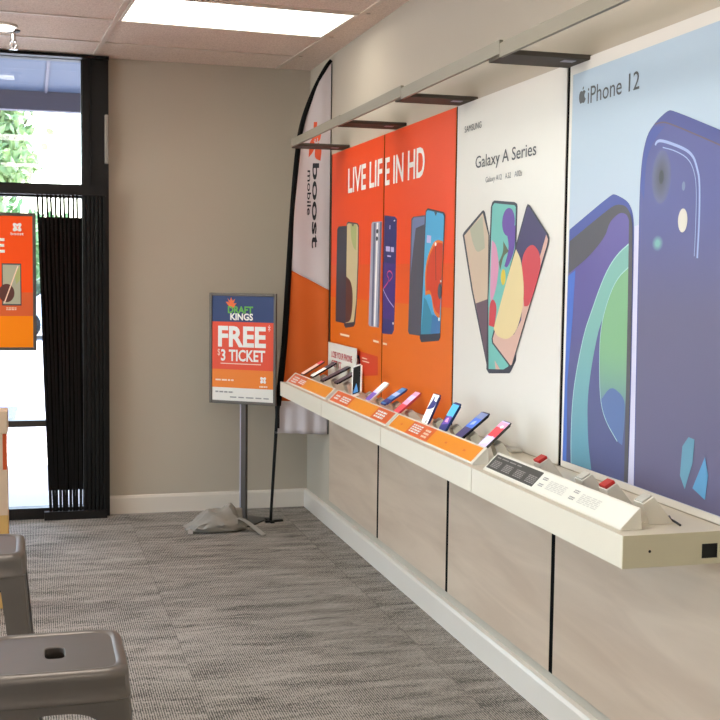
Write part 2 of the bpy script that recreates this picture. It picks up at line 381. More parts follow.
def words(t, to, items, h, bars=()):
    for body, mat, box, bold in items:
        m = MB(); text(m, body, mat, box, to, h, bold); m.build('lettering', t)
    for k, (mat, a, b, c, d, rows) in enumerate(bars):
        m = MB(); glyph_bars(m, mat, a, b, c, d, rows, to, h, k+1); m.build('fine_print', t)
LEFT_ORANGE_ART = [
  ('P', 'slate', [(0.131, 0.853), (0.162, 0.867), (0.333, 0.865), (0.356, 0.344), (0.293, 0.336), (0.117, 0.339), (0.116, 0.368)]),
  ('P', 'slate', [(0.333, 0.876), (0.363, 0.886), (0.555, 0.87), (0.585, 0.856), (0.584, 0.667), (0.563, 0.469), (0.53, 0.341), (0.5, 0.327), (0.336, 0.313), (0.304, 0.326)]),
  ('P', 'tan', [(0.345, 0.87), (0.374, 0.877), (0.546, 0.864), (0.57, 0.849), (0.566, 0.667), (0.548, 0.468), (0.505, 0.353), (0.335, 0.338)]),
  ('S', 'leaf', [(0.416, 0.87), (0.536, 0.861), (0.532, 0.73), (0.482, 0.742), (0.429, 0.796)]),
  ('P', 'slate', [(0.436, 0.87), (0.486, 0.868), (0.467, 0.855)]),
  ('S', 'umber', [(0.335, 0.593), (0.429, 0.572), (0.478, 0.514), (0.476, 0.424), (0.438, 0.353), (0.335, 0.341)]),
  ('P', 'silver', [(0.818, 0.856), (0.835, 0.865), (1.002, 0.863), (0.973, 0.344), (0.805, 0.344), (0.787, 0.353)]),
  ('P', 'steel', [(0.859, 0.859), (0.892, 0.86), (0.868, 0.347), (0.838, 0.348)]),
  ('P', 'white', [(0.911, 0.859), (0.941, 0.859), (0.912, 0.346), (0.884, 0.346)]),
  ('P', 'steel', [(0.971, 0.86), (0.999, 0.86), (0.972, 0.346), (0.947, 0.346)]),
  ('E', 'slate', (0.924, 0.817, 0.019, 0.011)),
  ('E', 'slate', (0.92, 0.781, 0.019, 0.011)),
  ('P', 'cream', [(0.231, 0.278), (0.421, 0.277), (0.422, 0.266), (0.231, 0.267)]),
  ('P', 'cream', [(0.88, 0.28), (0.975, 0.278), (0.975, 0.268), (0.881, 0.27)]),
  ('P', 'redprint', [(0.569, 0.206), (0.965, 0.201), (0.969, 0.109), (0.572, 0.069)]),
  ('E', 'navy', (0.603, 0.148, 0.043, 0.037)),
  ('E', 'white', (0.599, 0.148, 0.018, 0.018)),
  ('P', 'cream', [(0.683, 0.178), (0.776, 0.177), (0.777, 0.172), (0.683, 0.172)]),
  ('P', 'cream', [(0.683, 0.162), (0.814, 0.162), (0.814, 0.157), (0.684, 0.157)]),
]
LEFT_ORANGE_TXT = [('LIVE LIF', 'white', [0.357, 0.994, 1.041, 1.168])]
RIGHT_ORANGE_ART = [
  ('P', 'navy', [(0.009, 0.89), (0.181, 0.876), (0.213, 0.863), (0.2, 0.485), (0.191, 0.344), (0.16, 0.323), (0.029, 0.319), (-0.001, 0.32)]),
  ('P', 'violet', [(-0.001, 0.665), (0.197, 0.654), (0.192, 0.485), (0.189, 0.391), (0.005, 0.393)]),
  ('E', 'white', (0.174, 0.858, 0.013, 0.004)),
  ('P', 'lilac', [(0.097, 0.84), (0.113, 0.839), (0.111, 0.82), (0.094, 0.821)]),
  ('P', 'lilac', [(0.042, 0.741), (0.108, 0.738), (0.109, 0.714), (0.044, 0.717)]),
  ('P', 'lilac', [(0.124, 0.736), (0.172, 0.734), (0.173, 0.711), (0.125, 0.713)]),
  ('P', 'lilac', [(0.069, 0.698), (0.126, 0.695), (0.127, 0.688), (0.07, 0.691)]),
  ('L', 'pink', [(0.006, 0.534), (0.116, 0.581), (0.057, 0.607), (0.113, 0.628), (0.171, 0.6), (0.108, 0.574)], 0.006),
  ('L', 'lilac', [(0.006, 0.534), (0.088, 0.487), (0.186, 0.452)], 0.006),
  ('E', 'white', (0.178, 0.376, 0.011, 0.006)),
  ('P', 'slate2', [(0.431, 0.855), (0.459, 0.864), (0.625, 0.864), (0.604, 0.34), (0.427, 0.338), (0.409, 0.35)]),
  ('P', 'bluegrey', [(0.447, 0.849), (0.466, 0.86), (0.618, 0.858), (0.616, 0.825), (0.497, 0.812), (0.472, 0.738), (0.433, 0.604)]),
  ('P', 'slate', [(0.63, 0.883), (0.657, 0.892), (0.861, 0.866), (0.88, 0.853), (0.861, 0.627), (0.849, 0.502), (0.845, 0.347), (0.827, 0.332), (0.598, 0.312), (0.577, 0.328)]),
  ('P', 'sky', [(0.637, 0.876), (0.657, 0.884), (0.849, 0.86), (0.866, 0.847), (0.849, 0.502), (0.842, 0.364), (0.59, 0.346)]),
  ('P', 'slate', [(0.742, 0.873), (0.78, 0.868), (0.762, 0.854)]),
  ('P', 'lilac', [(0.656, 0.777), (0.709, 0.773), (0.704, 0.742), (0.651, 0.745)]),
  ('S', 'orangeb', [(0.859, 0.746), (0.793, 0.754), (0.742, 0.745), (0.686, 0.703), (0.65, 0.661), (0.634, 0.605), (0.644, 0.518), (0.721, 0.529), (0.758, 0.444), (0.835, 0.422), (0.843, 0.502), (0.86, 0.66)]),
  ('S', 'redprint', [(0.858, 0.736), (0.806, 0.744), (0.751, 0.732), (0.701, 0.695), (0.666, 0.652), (0.651, 0.601), (0.655, 0.536), (0.714, 0.545), (0.763, 0.462), (0.834, 0.439), (0.841, 0.502), (0.855, 0.66)]),
  ('L', 'umber', [(0.769, 0.728), (0.78, 0.584)], 0.006),
  ('E', 'white', (0.768, 0.736, 0.011, 0.008)),
  ('E', 'slate2', (0.831, 0.539, 0.025, 0.033)),
  ('E', 'white', (0.842, 0.581, 0.009, 0.005)),
  ('P', 'teal', [(0.631, 0.509), (0.663, 0.497), (0.745, 0.431), (0.749, 0.356), (0.593, 0.346)]),
  ('P', 'steelblue', [(0.745, 0.44), (0.845, 0.423), (0.842, 0.364), (0.723, 0.355)]),
  ('E', 'white', (0.829, 0.422, 0.01, 0.008)),
  ('P', 'cream', [(0.024, 0.277), (0.089, 0.276), (0.09, 0.267), (0.025, 0.267)]),
]
RIGHT_ORANGE_TXT = [('E IN HD', 'white', [0.014, 0.603, 1.035, 1.163])]
WHITE_ART = [
  ('P', 'slate', [(0.081, 0.765), (0.095, 0.776), (0.283, 0.85), (0.298, 0.853), (0.314, 0.845), (0.364, 0.757), (0.363, 0.59), (0.369, 0.26), (0.189, 0.549)]),
  ('P', 'tan2', [(0.101, 0.763), (0.292, 0.842), (0.354, 0.757), (0.358, 0.552), (0.356, 0.308), (0.205, 0.55)]),
  ('S', 'leaf2', [(0.16, 0.786), (0.289, 0.831), (0.321, 0.71), (0.24, 0.692), (0.19, 0.735)]),
  ('P', 'mauve', [(0.239, 0.5), (0.357, 0.519), (0.359, 0.289)]),
  ('P', 'slate', [(0.373, 0.86), (0.387, 0.878), (0.406, 0.883), (0.593, 0.867), (0.616, 0.86), (0.621, 0.851), (0.619, 0.733), (0.638, 0.31), (0.595, 0.268), (0.582, 0.26), (0.387, 0.243), (0.361, 0.256), (0.357, 0.515)]),
  ('P', 'aqua', [(0.388, 0.863), (0.407, 0.873), (0.594, 0.856), (0.606, 0.849), (0.607, 0.698), (0.595, 0.521), (0.571, 0.284), (0.526, 0.269), (0.383, 0.259), (0.367, 0.515), (0.383, 0.775)]),
  ('E', 'purple', (0.543, 0.799, 0.058, 0.05)),
  ('S', 'purple', [(0.526, 0.771), (0.607, 0.786), (0.607, 0.698), (0.543, 0.634), (0.515, 0.642), (0.557, 0.706)]),
  ('S', 'moss', [(0.5, 0.732), (0.553, 0.695), (0.503, 0.678), (0.478, 0.627), (0.462, 0.656), (0.502, 0.692)]),
  ('S', 'rose', [(0.39, 0.738), (0.434, 0.722), (0.467, 0.645), (0.443, 0.561), (0.402, 0.509), (0.382, 0.523)]),
  ('E', 'yellow', (0.507, 0.602, 0.022, 0.029)),
  ('S', 'redprint2', [(0.381, 0.504), (0.416, 0.524), (0.456, 0.495), (0.432, 0.417), (0.378, 0.422)]),
  ('P', 'pinkpale', [(0.443, 0.296), (0.497, 0.267), (0.454, 0.264)]),
  ('P', 'slate', [(0.699, 0.844), (0.711, 0.854), (0.728, 0.849), (0.884, 0.746), (0.892, 0.733), (0.886, 0.71), (0.608, 0.287), (0.59, 0.282), (0.415, 0.357), (0.409, 0.375), (0.627, 0.732)]),
  ('P', 'dusk', [(0.705, 0.84), (0.72, 0.845), (0.875, 0.743), (0.883, 0.73), (0.878, 0.71), (0.604, 0.293), (0.594, 0.289), (0.427, 0.361), (0.422, 0.376), (0.636, 0.729)]),
  ('P', 'pinkpale', [(0.868, 0.745), (0.883, 0.73), (0.874, 0.707), (0.812, 0.617), (0.821, 0.671)]),
  ('P', 'pinkpale', [(0.691, 0.537), (0.765, 0.535), (0.604, 0.293), (0.594, 0.289), (0.427, 0.361), (0.422, 0.376), (0.446, 0.41), (0.529, 0.382), (0.619, 0.401), (0.678, 0.453)]),
  ('S', 'redprint2', [(0.674, 0.672), (0.715, 0.706), (0.765, 0.716), (0.815, 0.691), (0.834, 0.647), (0.805, 0.587), (0.744, 0.504), (0.701, 0.503), (0.679, 0.593)]),
  ('S', 'creamart', [(0.62, 0.701), (0.666, 0.666), (0.697, 0.575), (0.693, 0.496), (0.637, 0.409), (0.557, 0.378), (0.462, 0.385), (0.428, 0.413), (0.485, 0.5), (0.553, 0.609)]),
]
WHITE_TXT = [('SAMSUNG', 'ink', [0.084, 0.262, 1.165, 1.189]), ('Galaxy A Series', 'ink', [0.208, 0.77, 1.016, 1.061]), ('Galaxy A12   A32   A02s', 'inkgrey', [0.315, 0.656, 0.955, 0.975])]
BLUE_ART = [
  ('P', 'skypale', [(0.021, 1.238), (0.962, 1.244), (0.962, 0.017), (0.465, 0.017), (0.014, 0.017)]),
  ('P', 'lavender', [(0.439, 0.752), (0.469, 0.756), (0.47, 0.6), (0.477, 0.019), (0.439, 0.018)]),
  ('S', 'bluebody', [(0.0228, 0.7432), (0.023, 0.756), (0.0339, 0.7598), (0.296, 0.85), (0.321, 0.849), (0.394, 0.826), (0.424, 0.798), (0.437, 0.758), (0.44, 0.656), (0.447, 0.258), (0.4451, 0.0286), (0.445, 0.019), (0.4278, 0.0189), (0.0312, 0.0171), (0.014, 0.017), (0.0142, 0.0338), (0.0188, 0.4202), (0.019, 0.437), (0.0192, 0.4498)]),
  ('S', 'greyface', [(0.0248, 0.7077), (0.025, 0.719), (0.034, 0.7221), (0.249, 0.797), (0.323, 0.82), (0.383, 0.814), (0.416, 0.787), (0.429, 0.752), (0.439, 0.458), (0.4419, 0.0375), (0.442, 0.02), (0.4249, 0.0199), (0.0311, 0.0171), (0.014, 0.017), (0.0142, 0.0338), (0.0188, 0.4202), (0.019, 0.437), (0.0192, 0.4483)]),
  ('S', 'violet2', [(0.0207, 0.5911), (0.021, 0.615), (0.0268, 0.6172), (0.166, 0.67), (0.266, 0.728), (0.289, 0.769), (0.348, 0.795), (0.396, 0.788), (0.414, 0.753), (0.422, 0.543), (0.4297, 0.04), (0.43, 0.019), (0.4134, 0.0189), (0.0306, 0.0171), (0.014, 0.017), (0.0143, 0.0409)]),
  ('P', 'cobalt', [(0.021, 0.609), (0.073, 0.628), (0.061, 0.47), (0.036, 0.278), (0.043, 0.019), (0.014, 0.017)]),
  ('S', 'tealart', [(0.416, 0.705), (0.349, 0.677), (0.293, 0.637), (0.243, 0.58), (0.189, 0.5), (0.146, 0.437), (0.098, 0.312), (0.075, 0.212), (0.072, 0.09), (0.078, 0.018), (0.217, 0.019), (0.189, 0.107), (0.178, 0.229), (0.199, 0.336), (0.244, 0.463), (0.315, 0.54), (0.373, 0.585), (0.418, 0.614)]),
  ('L', 'tealpale', [(0.416, 0.705), (0.349, 0.677), (0.293, 0.637), (0.243, 0.58), (0.189, 0.5), (0.146, 0.437), (0.098, 0.312), (0.075, 0.212), (0.072, 0.09), (0.078, 0.018)], 0.004),
  ('S', 'greenart', [(0.418, 0.639), (0.342, 0.602), (0.284, 0.527), (0.251, 0.445), (0.251, 0.343), (0.263, 0.239), (0.298, 0.182), (0.376, 0.13), (0.406, 0.123), (0.417, 0.197), (0.423, 0.428)]),
  ('S', 'bluefade', [(0.266, 0.239), (0.298, 0.182), (0.376, 0.13), (0.406, 0.123), (0.414, 0.197), (0.416, 0.261), (0.329, 0.29)]),
  ('L', 'tealpale', [(0.418, 0.639), (0.342, 0.602), (0.284, 0.527), (0.251, 0.445), (0.251, 0.343), (0.263, 0.239), (0.298, 0.182), (0.376, 0.13)], 0.003),
  ('S', 'greyface', [(0.406, 0.793), (0.421, 0.781), (0.431, 0.747), (0.441, 0.458), (0.4448, 0.0375), (0.445, 0.02), (0.4441, 0.02), (0.4239, 0.019), (0.423, 0.019), (0.4228, 0.0365), (0.417, 0.457), (0.409, 0.747)]),
  ('S', 'indigo', [(0.467, 0.706), (0.464, 0.854), (0.473, 0.946), (0.498, 1.004), (0.548, 1.035), (0.6, 1.053), (0.623, 1.053), (0.85, 0.976), (0.962, 0.938), (0.962, 0.019), (0.48, 0.019), (0.469, 0.6)]),
  ('S', 'face', [(0.471, 0.706), (0.469, 0.854), (0.479, 0.944), (0.503, 0.999), (0.538, 1.024), (0.57, 1.025), (0.608, 1.019), (0.852, 0.938), (0.962, 0.899), (0.962, 0.019), (0.484, 0.02), (0.474, 0.6)]),
  ('L', 'umber2', [(0.538, 1.025), (0.569, 1.027), (0.608, 1.021), (0.852, 0.939), (0.962, 0.900)], 0.004),
  ('S', 'bluebody', [(0.469, 0.854), (0.479, 0.944), (0.503, 0.999), (0.538, 1.02), (0.591, 1.014), (0.535, 0.982), (0.495, 0.932), (0.491, 0.822)]),
  ('G', 'lens', (0.581, 0.879, 0.044, 0.062), 'face'),
  ('E', 'slate', (0.581, 0.879, 0.013, 0.019)),
  ('L', 'ice', [(0.544, 0.968), (0.551, 0.977), (0.572, 0.978), (0.625, 0.965), (0.705, 0.94), (0.74, 0.918), (0.755, 0.893), (0.772, 0.857), (0.776, 0.755), (0.772, 0.659)], 0.008),
  ('L', 'ice', [(0.584, 0.958), (0.646, 0.944), (0.716, 0.917), (0.747, 0.879), (0.759, 0.832), (0.76, 0.736), (0.758, 0.664)], 0.003),
  ('E', 'flash', (0.697, 0.758, 0.023, 0.031)),
  ('E', 'bluegrey', (0.696, 0.847, 0.008, 0.012)),
  ('G', 'tealart', (0.573, 0.701, 0.026, 0.019), 'face'),
  ('P', 'facet', [(0.732, 0.168), (0.76, 0.196), (0.789, 0.194), (0.783, 0.131), (0.75, 0.057), (0.725, 0.09)]),
  ('P', 'facet2', [(0.787, 0.067), (0.84, 0.156), (0.857, 0.112), (0.847, 0.047)]),
]
BLUE_TXT = [('iPhone 12', 'ink', [0.127, 0.444, 1.135, 1.186]), ('APPLE', 'ink', [0.066, 0.115, 1.141, 1.193])]
FLAG_POLE = [(0.0, -0.0), (0.037, 0.694), (0.054, 0.842), (0.076, 1.076), (0.096, 1.482), (0.122, 1.942), (0.148, 2.227), (0.17, 2.335), (0.204, 2.437), (0.249, 2.544), (0.3, 2.64), (0.331, 2.679)]

# ================================================================== SETTING
XW, YW, ZC, XL, YF = 1.662, 7.143, 2.71, -5.2, -3.2      # right wall, back wall, ceiling, left wall, wall behind
def slab(name, *b, mat): 
    m = MB(); m.box(*b, mat); return struct(m.build(name))
slab('floor', XL-.15, XW+.15, YF-.15, YW+.1, -.12, 0, mat='carpet')
slab('ceiling', XL-.15, XW+.15, YF-.15, YW+.1, ZC, ZC+.12, mat='ceiling_tile')
slab('wall_right', XW, XW+.12, YF, YW+.1, 0, ZC, mat='wall_paint')
slab('wall_back', .440, XW, YW-.02, YW+.1, 0, ZC, mat='wall_paint')
slab('wall_left', XL-.12, XL, YF, -1.0, 0, ZC, mat='wall_paint')
w3 = struct(bpy.data.objects.new('added_window', None)); COL.objects.link(w3)  # glazed left wall out of view, added to throw daylight on the lower panels
m = MB()
for y in (-1.0, .95, 2.9, 4.85, 6.8): m.box(XL-.09, XL-.01, y, y+.06, 0, ZC, 'black_frame')
m.box(XL-.09, XL-.01, -1.0, 7.1, 0, .1, 'black_frame'); m.box(XL-.09, XL-.01, -1.0, 7.1, ZC-.08, ZC, 'black_frame'); m.build('frame', w3)
m = MB(); m.box(XL-.052, XL-.046, -.94, 7.1, .1, ZC-.08, 'glass'); m.build('pane', w3)
slab('wall_front', XL, XW, YF-.12, YF, 0, ZC, mat='wall_paint')
YW = 7.123
m = MB(); m.prism([(YW, 0), (YW-.016, 0), (YW-.016, .095), (YW-.010, .108), (YW, .112)], .440, XW, 'trim_white', axis='x'); struct(m.build('baseboard_back'))
m = MB(); m.prism([(XW, 0), (1.640, 0), (1.640, .095), (1.646, .108), (XW, .112)], YF, YW-.0165, 'trim_white'); struct(m.build('baseboard_right'))
# suspended ceiling grid, slightly out of square with the walls
GR = R(3.4); G0 = Vector((.41, 6.03))
def gpt(u, v, z): 
    c, s = math.cos(GR*.85), math.sin(GR*.85); return Vector((G0.x + u*c - v*s, G0.y + u*s + v*c, z))
m = MB()
GM = Matrix.Translation((G0.x, G0.y, 0)) @ Matrix.Rotation(GR*.85, 4, 'Z')
def inside(x0, x1, y0, y1): return True
for k in range(-13, 3): m.box(-5.4, 1.13, k*.6-.012, k*.6+.012, ZC-.006, ZC, 'grid_metal', GM)
for u in (-4.36, -3.27, -2.18, -1.09, 0, 1.09): m.box(u-.012, u+.012, -8.4, 1.02, ZC-.0065, ZC, 'grid_metal', GM)
struct(m.build('trim_1'))

# storefront -------------------------------------------------------
def opening(name, x0, x1, z0, z1, frame, rails=(), fw=.05):
    root = struct(bpy.data.objects.new(name, None)); COL.objects.link(root)
    f = MB(); y0, y1 = 7.10, 7.18
    f.box(x0, x0+fw, y0, y1, z0, z1, frame); f.box(x1-fw, x1, y0, y1, z0, z1, frame)
    f.box(x0+fw, x1-fw, y0, y1, z0, z0+fw, frame); f.box(x0+fw, x1-fw, y0, y1, z1-fw*.55, z1, frame)
    f.build('frame', root)
    g = MB(); g.box(x0+fw, x1-fw, 7.135, 7.141, z0+fw, z1-fw*.55, 'glass'); g.build('pane', root)
    for a, b in rails:
        r = MB(); r.box(x0+fw, x1-fw, 7.085, 7.17, a, b, 'rail_metal' if False else 'dark_metal'); r.build('push_bar', root)
    return root
opening('window_1', -1.0, .330, 1.915, 2.71, 'black_frame', fw=.045)
opening('door_1', -.75, .330, 0.0, 1.915, 'black_frame', rails=[(.546, .583)], fw=.045)
opening('unseen_window', -5.2, -1.0, .0, 2.71, 'black_frame', fw=.06)  # storefront bay out of view, added to let daylight in
m = MB(); m.box(-1.0, -.75, 7.08, 7.19, 0, 1.915, 'black_frame'); m.box(.291, .440, 7.075, 7.19, 0, 2.71, 'black_frame'); m.box(.335, .345, 7.06, 7.075, 0, 2.71, 'black'); struct(m.build('trim_2'))
m = MB(); m.box(-.72, .30, 7.06, 7.135, 0.0, .066, 'black_frame'); struct(m.build('trim_3'))
# dark ceiling edge strip above the storefront
m = MB(); m.box(XL, .440, 7.02, 7.10, 2.688, 2.7035, 'black_frame'); struct(m.build('trim_4'))

# outside ----------------------------------------------------------
slab('ground', -30, 30, 10.35, 60, -.2, -.08, mat='asphalt')
slab('pavement', -30, XL-.12, -30, 7.243, -.2, -.02, mat='concrete')
slab('sidewalk', -30, 30, 7.243, 10.1, -.2, -.02, mat='concrete')
m = MB(); m.box(-30, 30, 10.1, 10.35, -.25, -.015, 'concrete'); struct(m.build('kerb'))
can = struct(bpy.data.objects.new('canopy', None)); COL.objects.link(can)
m = MB(); m.box(-8, 6, 7.26, 10.6, 3.0, 3.1, 'soffit_blue')
m.build('soffit', can)
m = MB()
for x in (-.34, .13, .6, 1.2): m.box(x-.012, x+.012, 7.26, 10.6, 2.985, 3.0, 'fascia_purple')
m.build('soffit_batten', can)
m = MB(); m.box(-8, 6, 10.6, 10.72, 2.84, 3.5, 'fascia_purple'); m.build('fascia', can)
slab('roof', XL-.3, XW+.3, YF-.3, 7.25, 2.84, 3.4, mat='concrete')
m = MB(); m.add([(-.95, 11.98, -.079), (-.19, 11.98, -.079), (-.155, 13.7, -.079), (-.95, 13.85, -.079), (-.95, 11.98, -.074), (-.19, 11.98, -.074), (-.155, 13.7, -.074), (-.95, 13.85, -.074)],
    [(0,1,2,3),(4,5,6,7),(0,1,5,4),(1,2,6,5),(2,3,7,6),(3,0,4,7)], 'blue_paint')
tag(m.build('parking_marking'), 'pale blue painted patch on the car park beyond the glass door', 'parking marking')

def tree(name, x, y, zc, rx, rz, n, label, trunk=True, mat='leaf_green', cat='tree', group=None, leaf=.16, base=-.08):
    t = thing(name, label, cat, (x, y, base), 0, group); rnd = random.Random(n)
    if trunk:
        b = MB(); b.tube([(0, 0, 0), (.04, .02, .9), (-.02, .05, zc-base-rz*.5), (.05, 0, zc-base+rz*.4)], [.11, .08, .06, .02], 'bark')
        for a in range(5): b.tube([(0, 0, zc-base-rz*.6), (.45*rx*math.cos(a*1.3), .45*rx*math.sin(a*1.3), zc-base), (.75*rx*math.cos(a*1.3), .75*rx*math.sin(a*1.3), zc-base+rz*.35)], [.045, .025, .008], 'bark', n=6)
        b.build('trunk', t)
    c = MB(); vs = []; fs = []
    for k in range(n):
        while True:
            p = Vector((rnd.uniform(-1, 1), rnd.uniform(-1, 1), rnd.uniform(-1, 1)))
            q = noise.noise(p*2.2 + Vector((x, y, 0)))*.45 + .82
            if .35 < p.length < q: break
        p = Vector((p.x*rx, p.y*rx, p.z*rz + zc-base))
        a = Vector((rnd.gauss(0, 1), rnd.gauss(0, 1), rnd.gauss(0, 1))).normalized(); b2 = a.orthogonal().normalized(); s = leaf*rnd.uniform(.5, 1)
        o = len(vs); nn = a.cross(b2)
        vs += [p-a*s, p+b2*s*.45+nn*s*.1, p+a*s, p-b2*s*.45+nn*s*.1]; fs.append((o, o+1, o+2, o+3))
    c.add(vs, fs, mat); c.build('foliage', t); return t
tree('street_tree', -.75, 18, 3.3, 1.02, 1.25, 2600, 'leafy green tree in sunshine seen through the glass above the door')
tree('hedge', -2.0, 32, 1.7, 3.6, 1.9, 2600, 'tall green hedge across the far side of the car park', trunk=False, mat='hedge_green', cat='hedge', leaf=.3)
def car(x, y, rz, paint, label):
    t = thing('car', label, 'car', (x, y, -.08), rz)
    b = MB()
    prof = [(-2.2,.30),(-2.25,.62),(-2.1,.85),(-1.1,.95),(-.45,1.38),(.95,1.42),(1.75,.98),(2.2,.9),(2.25,.5),(2.15,.28)]
    for i, (s, ins) in enumerate(((1, 0),)):
        n = len(prof); vs = []; 
        for yy, k in ((-.86, 0), (-.9, 1), (.9, 1), (.86, 0)):
            vs += [(px, yy*(1 if pz < 1 else .82), pz) for px, pz in prof]
        fs = [(j*n+k, j*n+(k+1) % n, (j+1)*n+(k+1) % n, (j+1)*n+k) for j in range(3) for k in range(n)] + [tuple(range(n)), tuple(range(3*n, 4*n))]
        b.add(vs, fs, paint)
    b.build('body', t, smooth=True)
    w = MB(); w.add([(x2, s*(.905 if z < 1 else .80), z) for s in (-1, 1) for x2, z in ((-.85,1.0),(-.4,1.32),(.85,1.35),(1.35,1.0))], [(0,1,2,3),(4,5,6,7)], 'car_window')
    w.add([(-1.12, -.7, .97), (-1.12, .7, .97), (-.47, .66, 1.37), (-.47, -.66, 1.37)], [(0,1,2,3)], 'car_window'); w.build('windows', t)
    for sx in (-1.4, 1.4):
        for sy in (-.8, .8):
            k = MB(); k.lathe([(.2, -.1), (.31, -.1), (.32, 0), (.31, .1), (.2, .1)], 'rubber', n=20); o = k.build('wheel', t); o.location = (sx, sy, .32); o.rotation_euler = (R(90), 0, 0)
car(.9, 28, R(20), 'car_silver', 'silver parked car glimpsed between the orange door sign and the black gate')
car(-2.9, 25, R(8), 'car_blue', 'dark blue parked car hidden mostly behind the orange door sign')

# ================================================================== CEILING FITTINGS
def troffer(name, u0, v0, w, d, label, group, lens='lamp_lens'):
    t = thing(name, label, 'ceiling light', gpt(u0+w/2, v0-d/2, ZC), GR, group)
    f = MB(); hw, hd = w/2, d/2
    for b in ((-hw, hw, -hd, -hd+.014), (-hw, hw, hd-.014, hd), (-hw, -hw+.014, -hd+.014, hd-.014), (hw-.014, hw, -hd+.014, hd-.014)): f.box(*b, -.009, -.0002, 'trim_white')
    f.build('frame', t)
    l = MB(); l.rbox(-hw+.015, hw-.015, -hd+.015, hd-.015, -.007, -.001, lens, .002); l.build('diffuser', t)
    return t
troffer('ceiling_light', .015, -.01, 1.06, .58, 'lit rectangular ceiling light panel near the back wall', 'ceiling light panels', 'lamp_lens_dim')
for i, (u, v, wh) in enumerate([(-2.165, -.01, 'left of the one near the corner'), (-1.075, -3.01, 'over the stools'), (-3.255, -3.01, 'over the left side'), (-1.075, -6.01, 'over the viewer'), (-3.255, -6.01, 'rear left of the room'), (-4.345, -.01, 'in the far left corner')]):
    troffer('ceiling_light', u, v, 1.06, .58, 'added out-of-view ceiling light panel ' + wh, 'ceiling light panels')  # these panels are out of view, added to fill the room with light
t = thing('downlight', 'small round white light in the ceiling by the sprinkler', 'ceiling light', (-.137, 6.34, ZC))
m = MB(); m.lathe([(.062, -.012), (.075, -.010), (.08, 0)], 'trim_white', n=28); m.build('ring', t)
m = MB(); m.lathe([(.06, -.022), (.062, -.012), (.058, -.0119)], 'downlight_lens', n=28); m.build('lens', t)
t = thing('sprinkler', 'chrome pendent fire sprinkler hanging from the ceiling', 'sprinkler', (-.083, 6.46, ZC))
m = MB(); m.lathe([(.036, 0), (.034, -.008), (.018, -.014)], 'dark_metal'); m.build('escutcheon', t, smooth=True)
m = MB(); m.lathe([(.014, -.012), (.014, -.05), (.018, -.052), (.018, -.06), (.008, -.062)], 'chrome'); m.build('body', t, smooth=True)
m = MB(); m.tube([(.014, 0, -.058), (.017, 0, -.075), (.004, 0, -.095)], .003, 'chrome'); m.tube([(-.014, 0, -.058), (-.017, 0, -.075), (-.004, 0, -.095)], .003, 'chrome'); m.tube([(0,0,-.06),(0,0,-.094)], .004, 'chrome'); m.build('yoke', t)
m = MB(); m.lathe([(.006, -.095), (.022, -.097), (.022, -.1), (.004, -.102)], 'chrome'); m.build('deflector', t)

# ================================================================== DOORWAY THINGS
g = thing('folding_gate', 'closed black slatted folding gate beside the door jamb', 'gate', (0, 7.02, 0))
ZT, ZB = 1.90, .035
def gx(i, z): 
    k = (z-ZB)/(ZT-ZB); a = .030*k + .088*(1-k); return a + (.288-a)*i/10.5
for i in range(10):
    s = MB()
    for z0, z1 in ((ZB, ZT),):
        n = 12; vs = []; fs = []
        for j in range(n+1):
            z = z0 + (z1-z0)*j/n; w = .0170 - .0045*j/n; x = gx(i, z) + .002*math.sin(i*2.1+j*.9)
            vs += [(x, -.004, z), (x+w, .004, z), (x+w, .010, z), (x, .002, z)]
        for j in range(n):
            for q in range(4): fs.append((j*4+q, j*4+(q+1) % 4, j*4+4+(q+1) % 4, j*4+4+q))
        fs += [(0,1,2,3), (n*4, n*4+1, n*4+2, n*4+3)]
    s.add(vs, fs, 'black'); s.build('slat', g)
c = MB(); n = 24; vs = []; fs = []
for j in range(13):
    z = .172 + (1.772-.172)*j/12; k = (z-ZB)/(ZT-ZB); a = (.030*k + .088*(1-k)); 
    for i in range(n+1): vs.append((a+.0+(.285-a)*i/n, .018 + (.006 if i % 2 else 0) + .004*math.sin(i*1.3+j*.5), z))
for j in range(12):
    for i in range(n): fs.append((j*(n+1)+i, j*(n+1)+i+1, (j+1)*(n+1)+i+1, (j+1)*(n+1)+i))
N0 = len(vs); vs += [(x, y+.006, z) for x, y, z in vs]; fs += [tuple(q+N0 for q in f) for f in fs]
c.add(vs, fs, 'black_fabric'); c.build('curtain', g)
b = MB(); b.box(-.75, .42, -.012, .035, 1.900, 1.962, 'black_frame'); b.build('top_track', g)
b = MB(); b.box(.06, .42, -.012, .035, .001, .05, 'black_frame'); b.build('bottom_bar', g)
b = MB()
for k in range(6): b.box(.286+k*.023, .286+k*.023+.016, -.012 if k % 2 else -.004, .020, .05, 1.90, 'black')
b.box(.286, .42, .02, .03, .05, 1.9, 'black')
b; b.build('end_post', g)
m = MB(); m.rbox(.416, .4395, 7.045, 7.0748, 2.09, 2.375, 'beige_plastic', .006); tag(m.build('door_sensor'), 'beige plastic strip fixed to the black jamb beside the wall', 'door sensor')

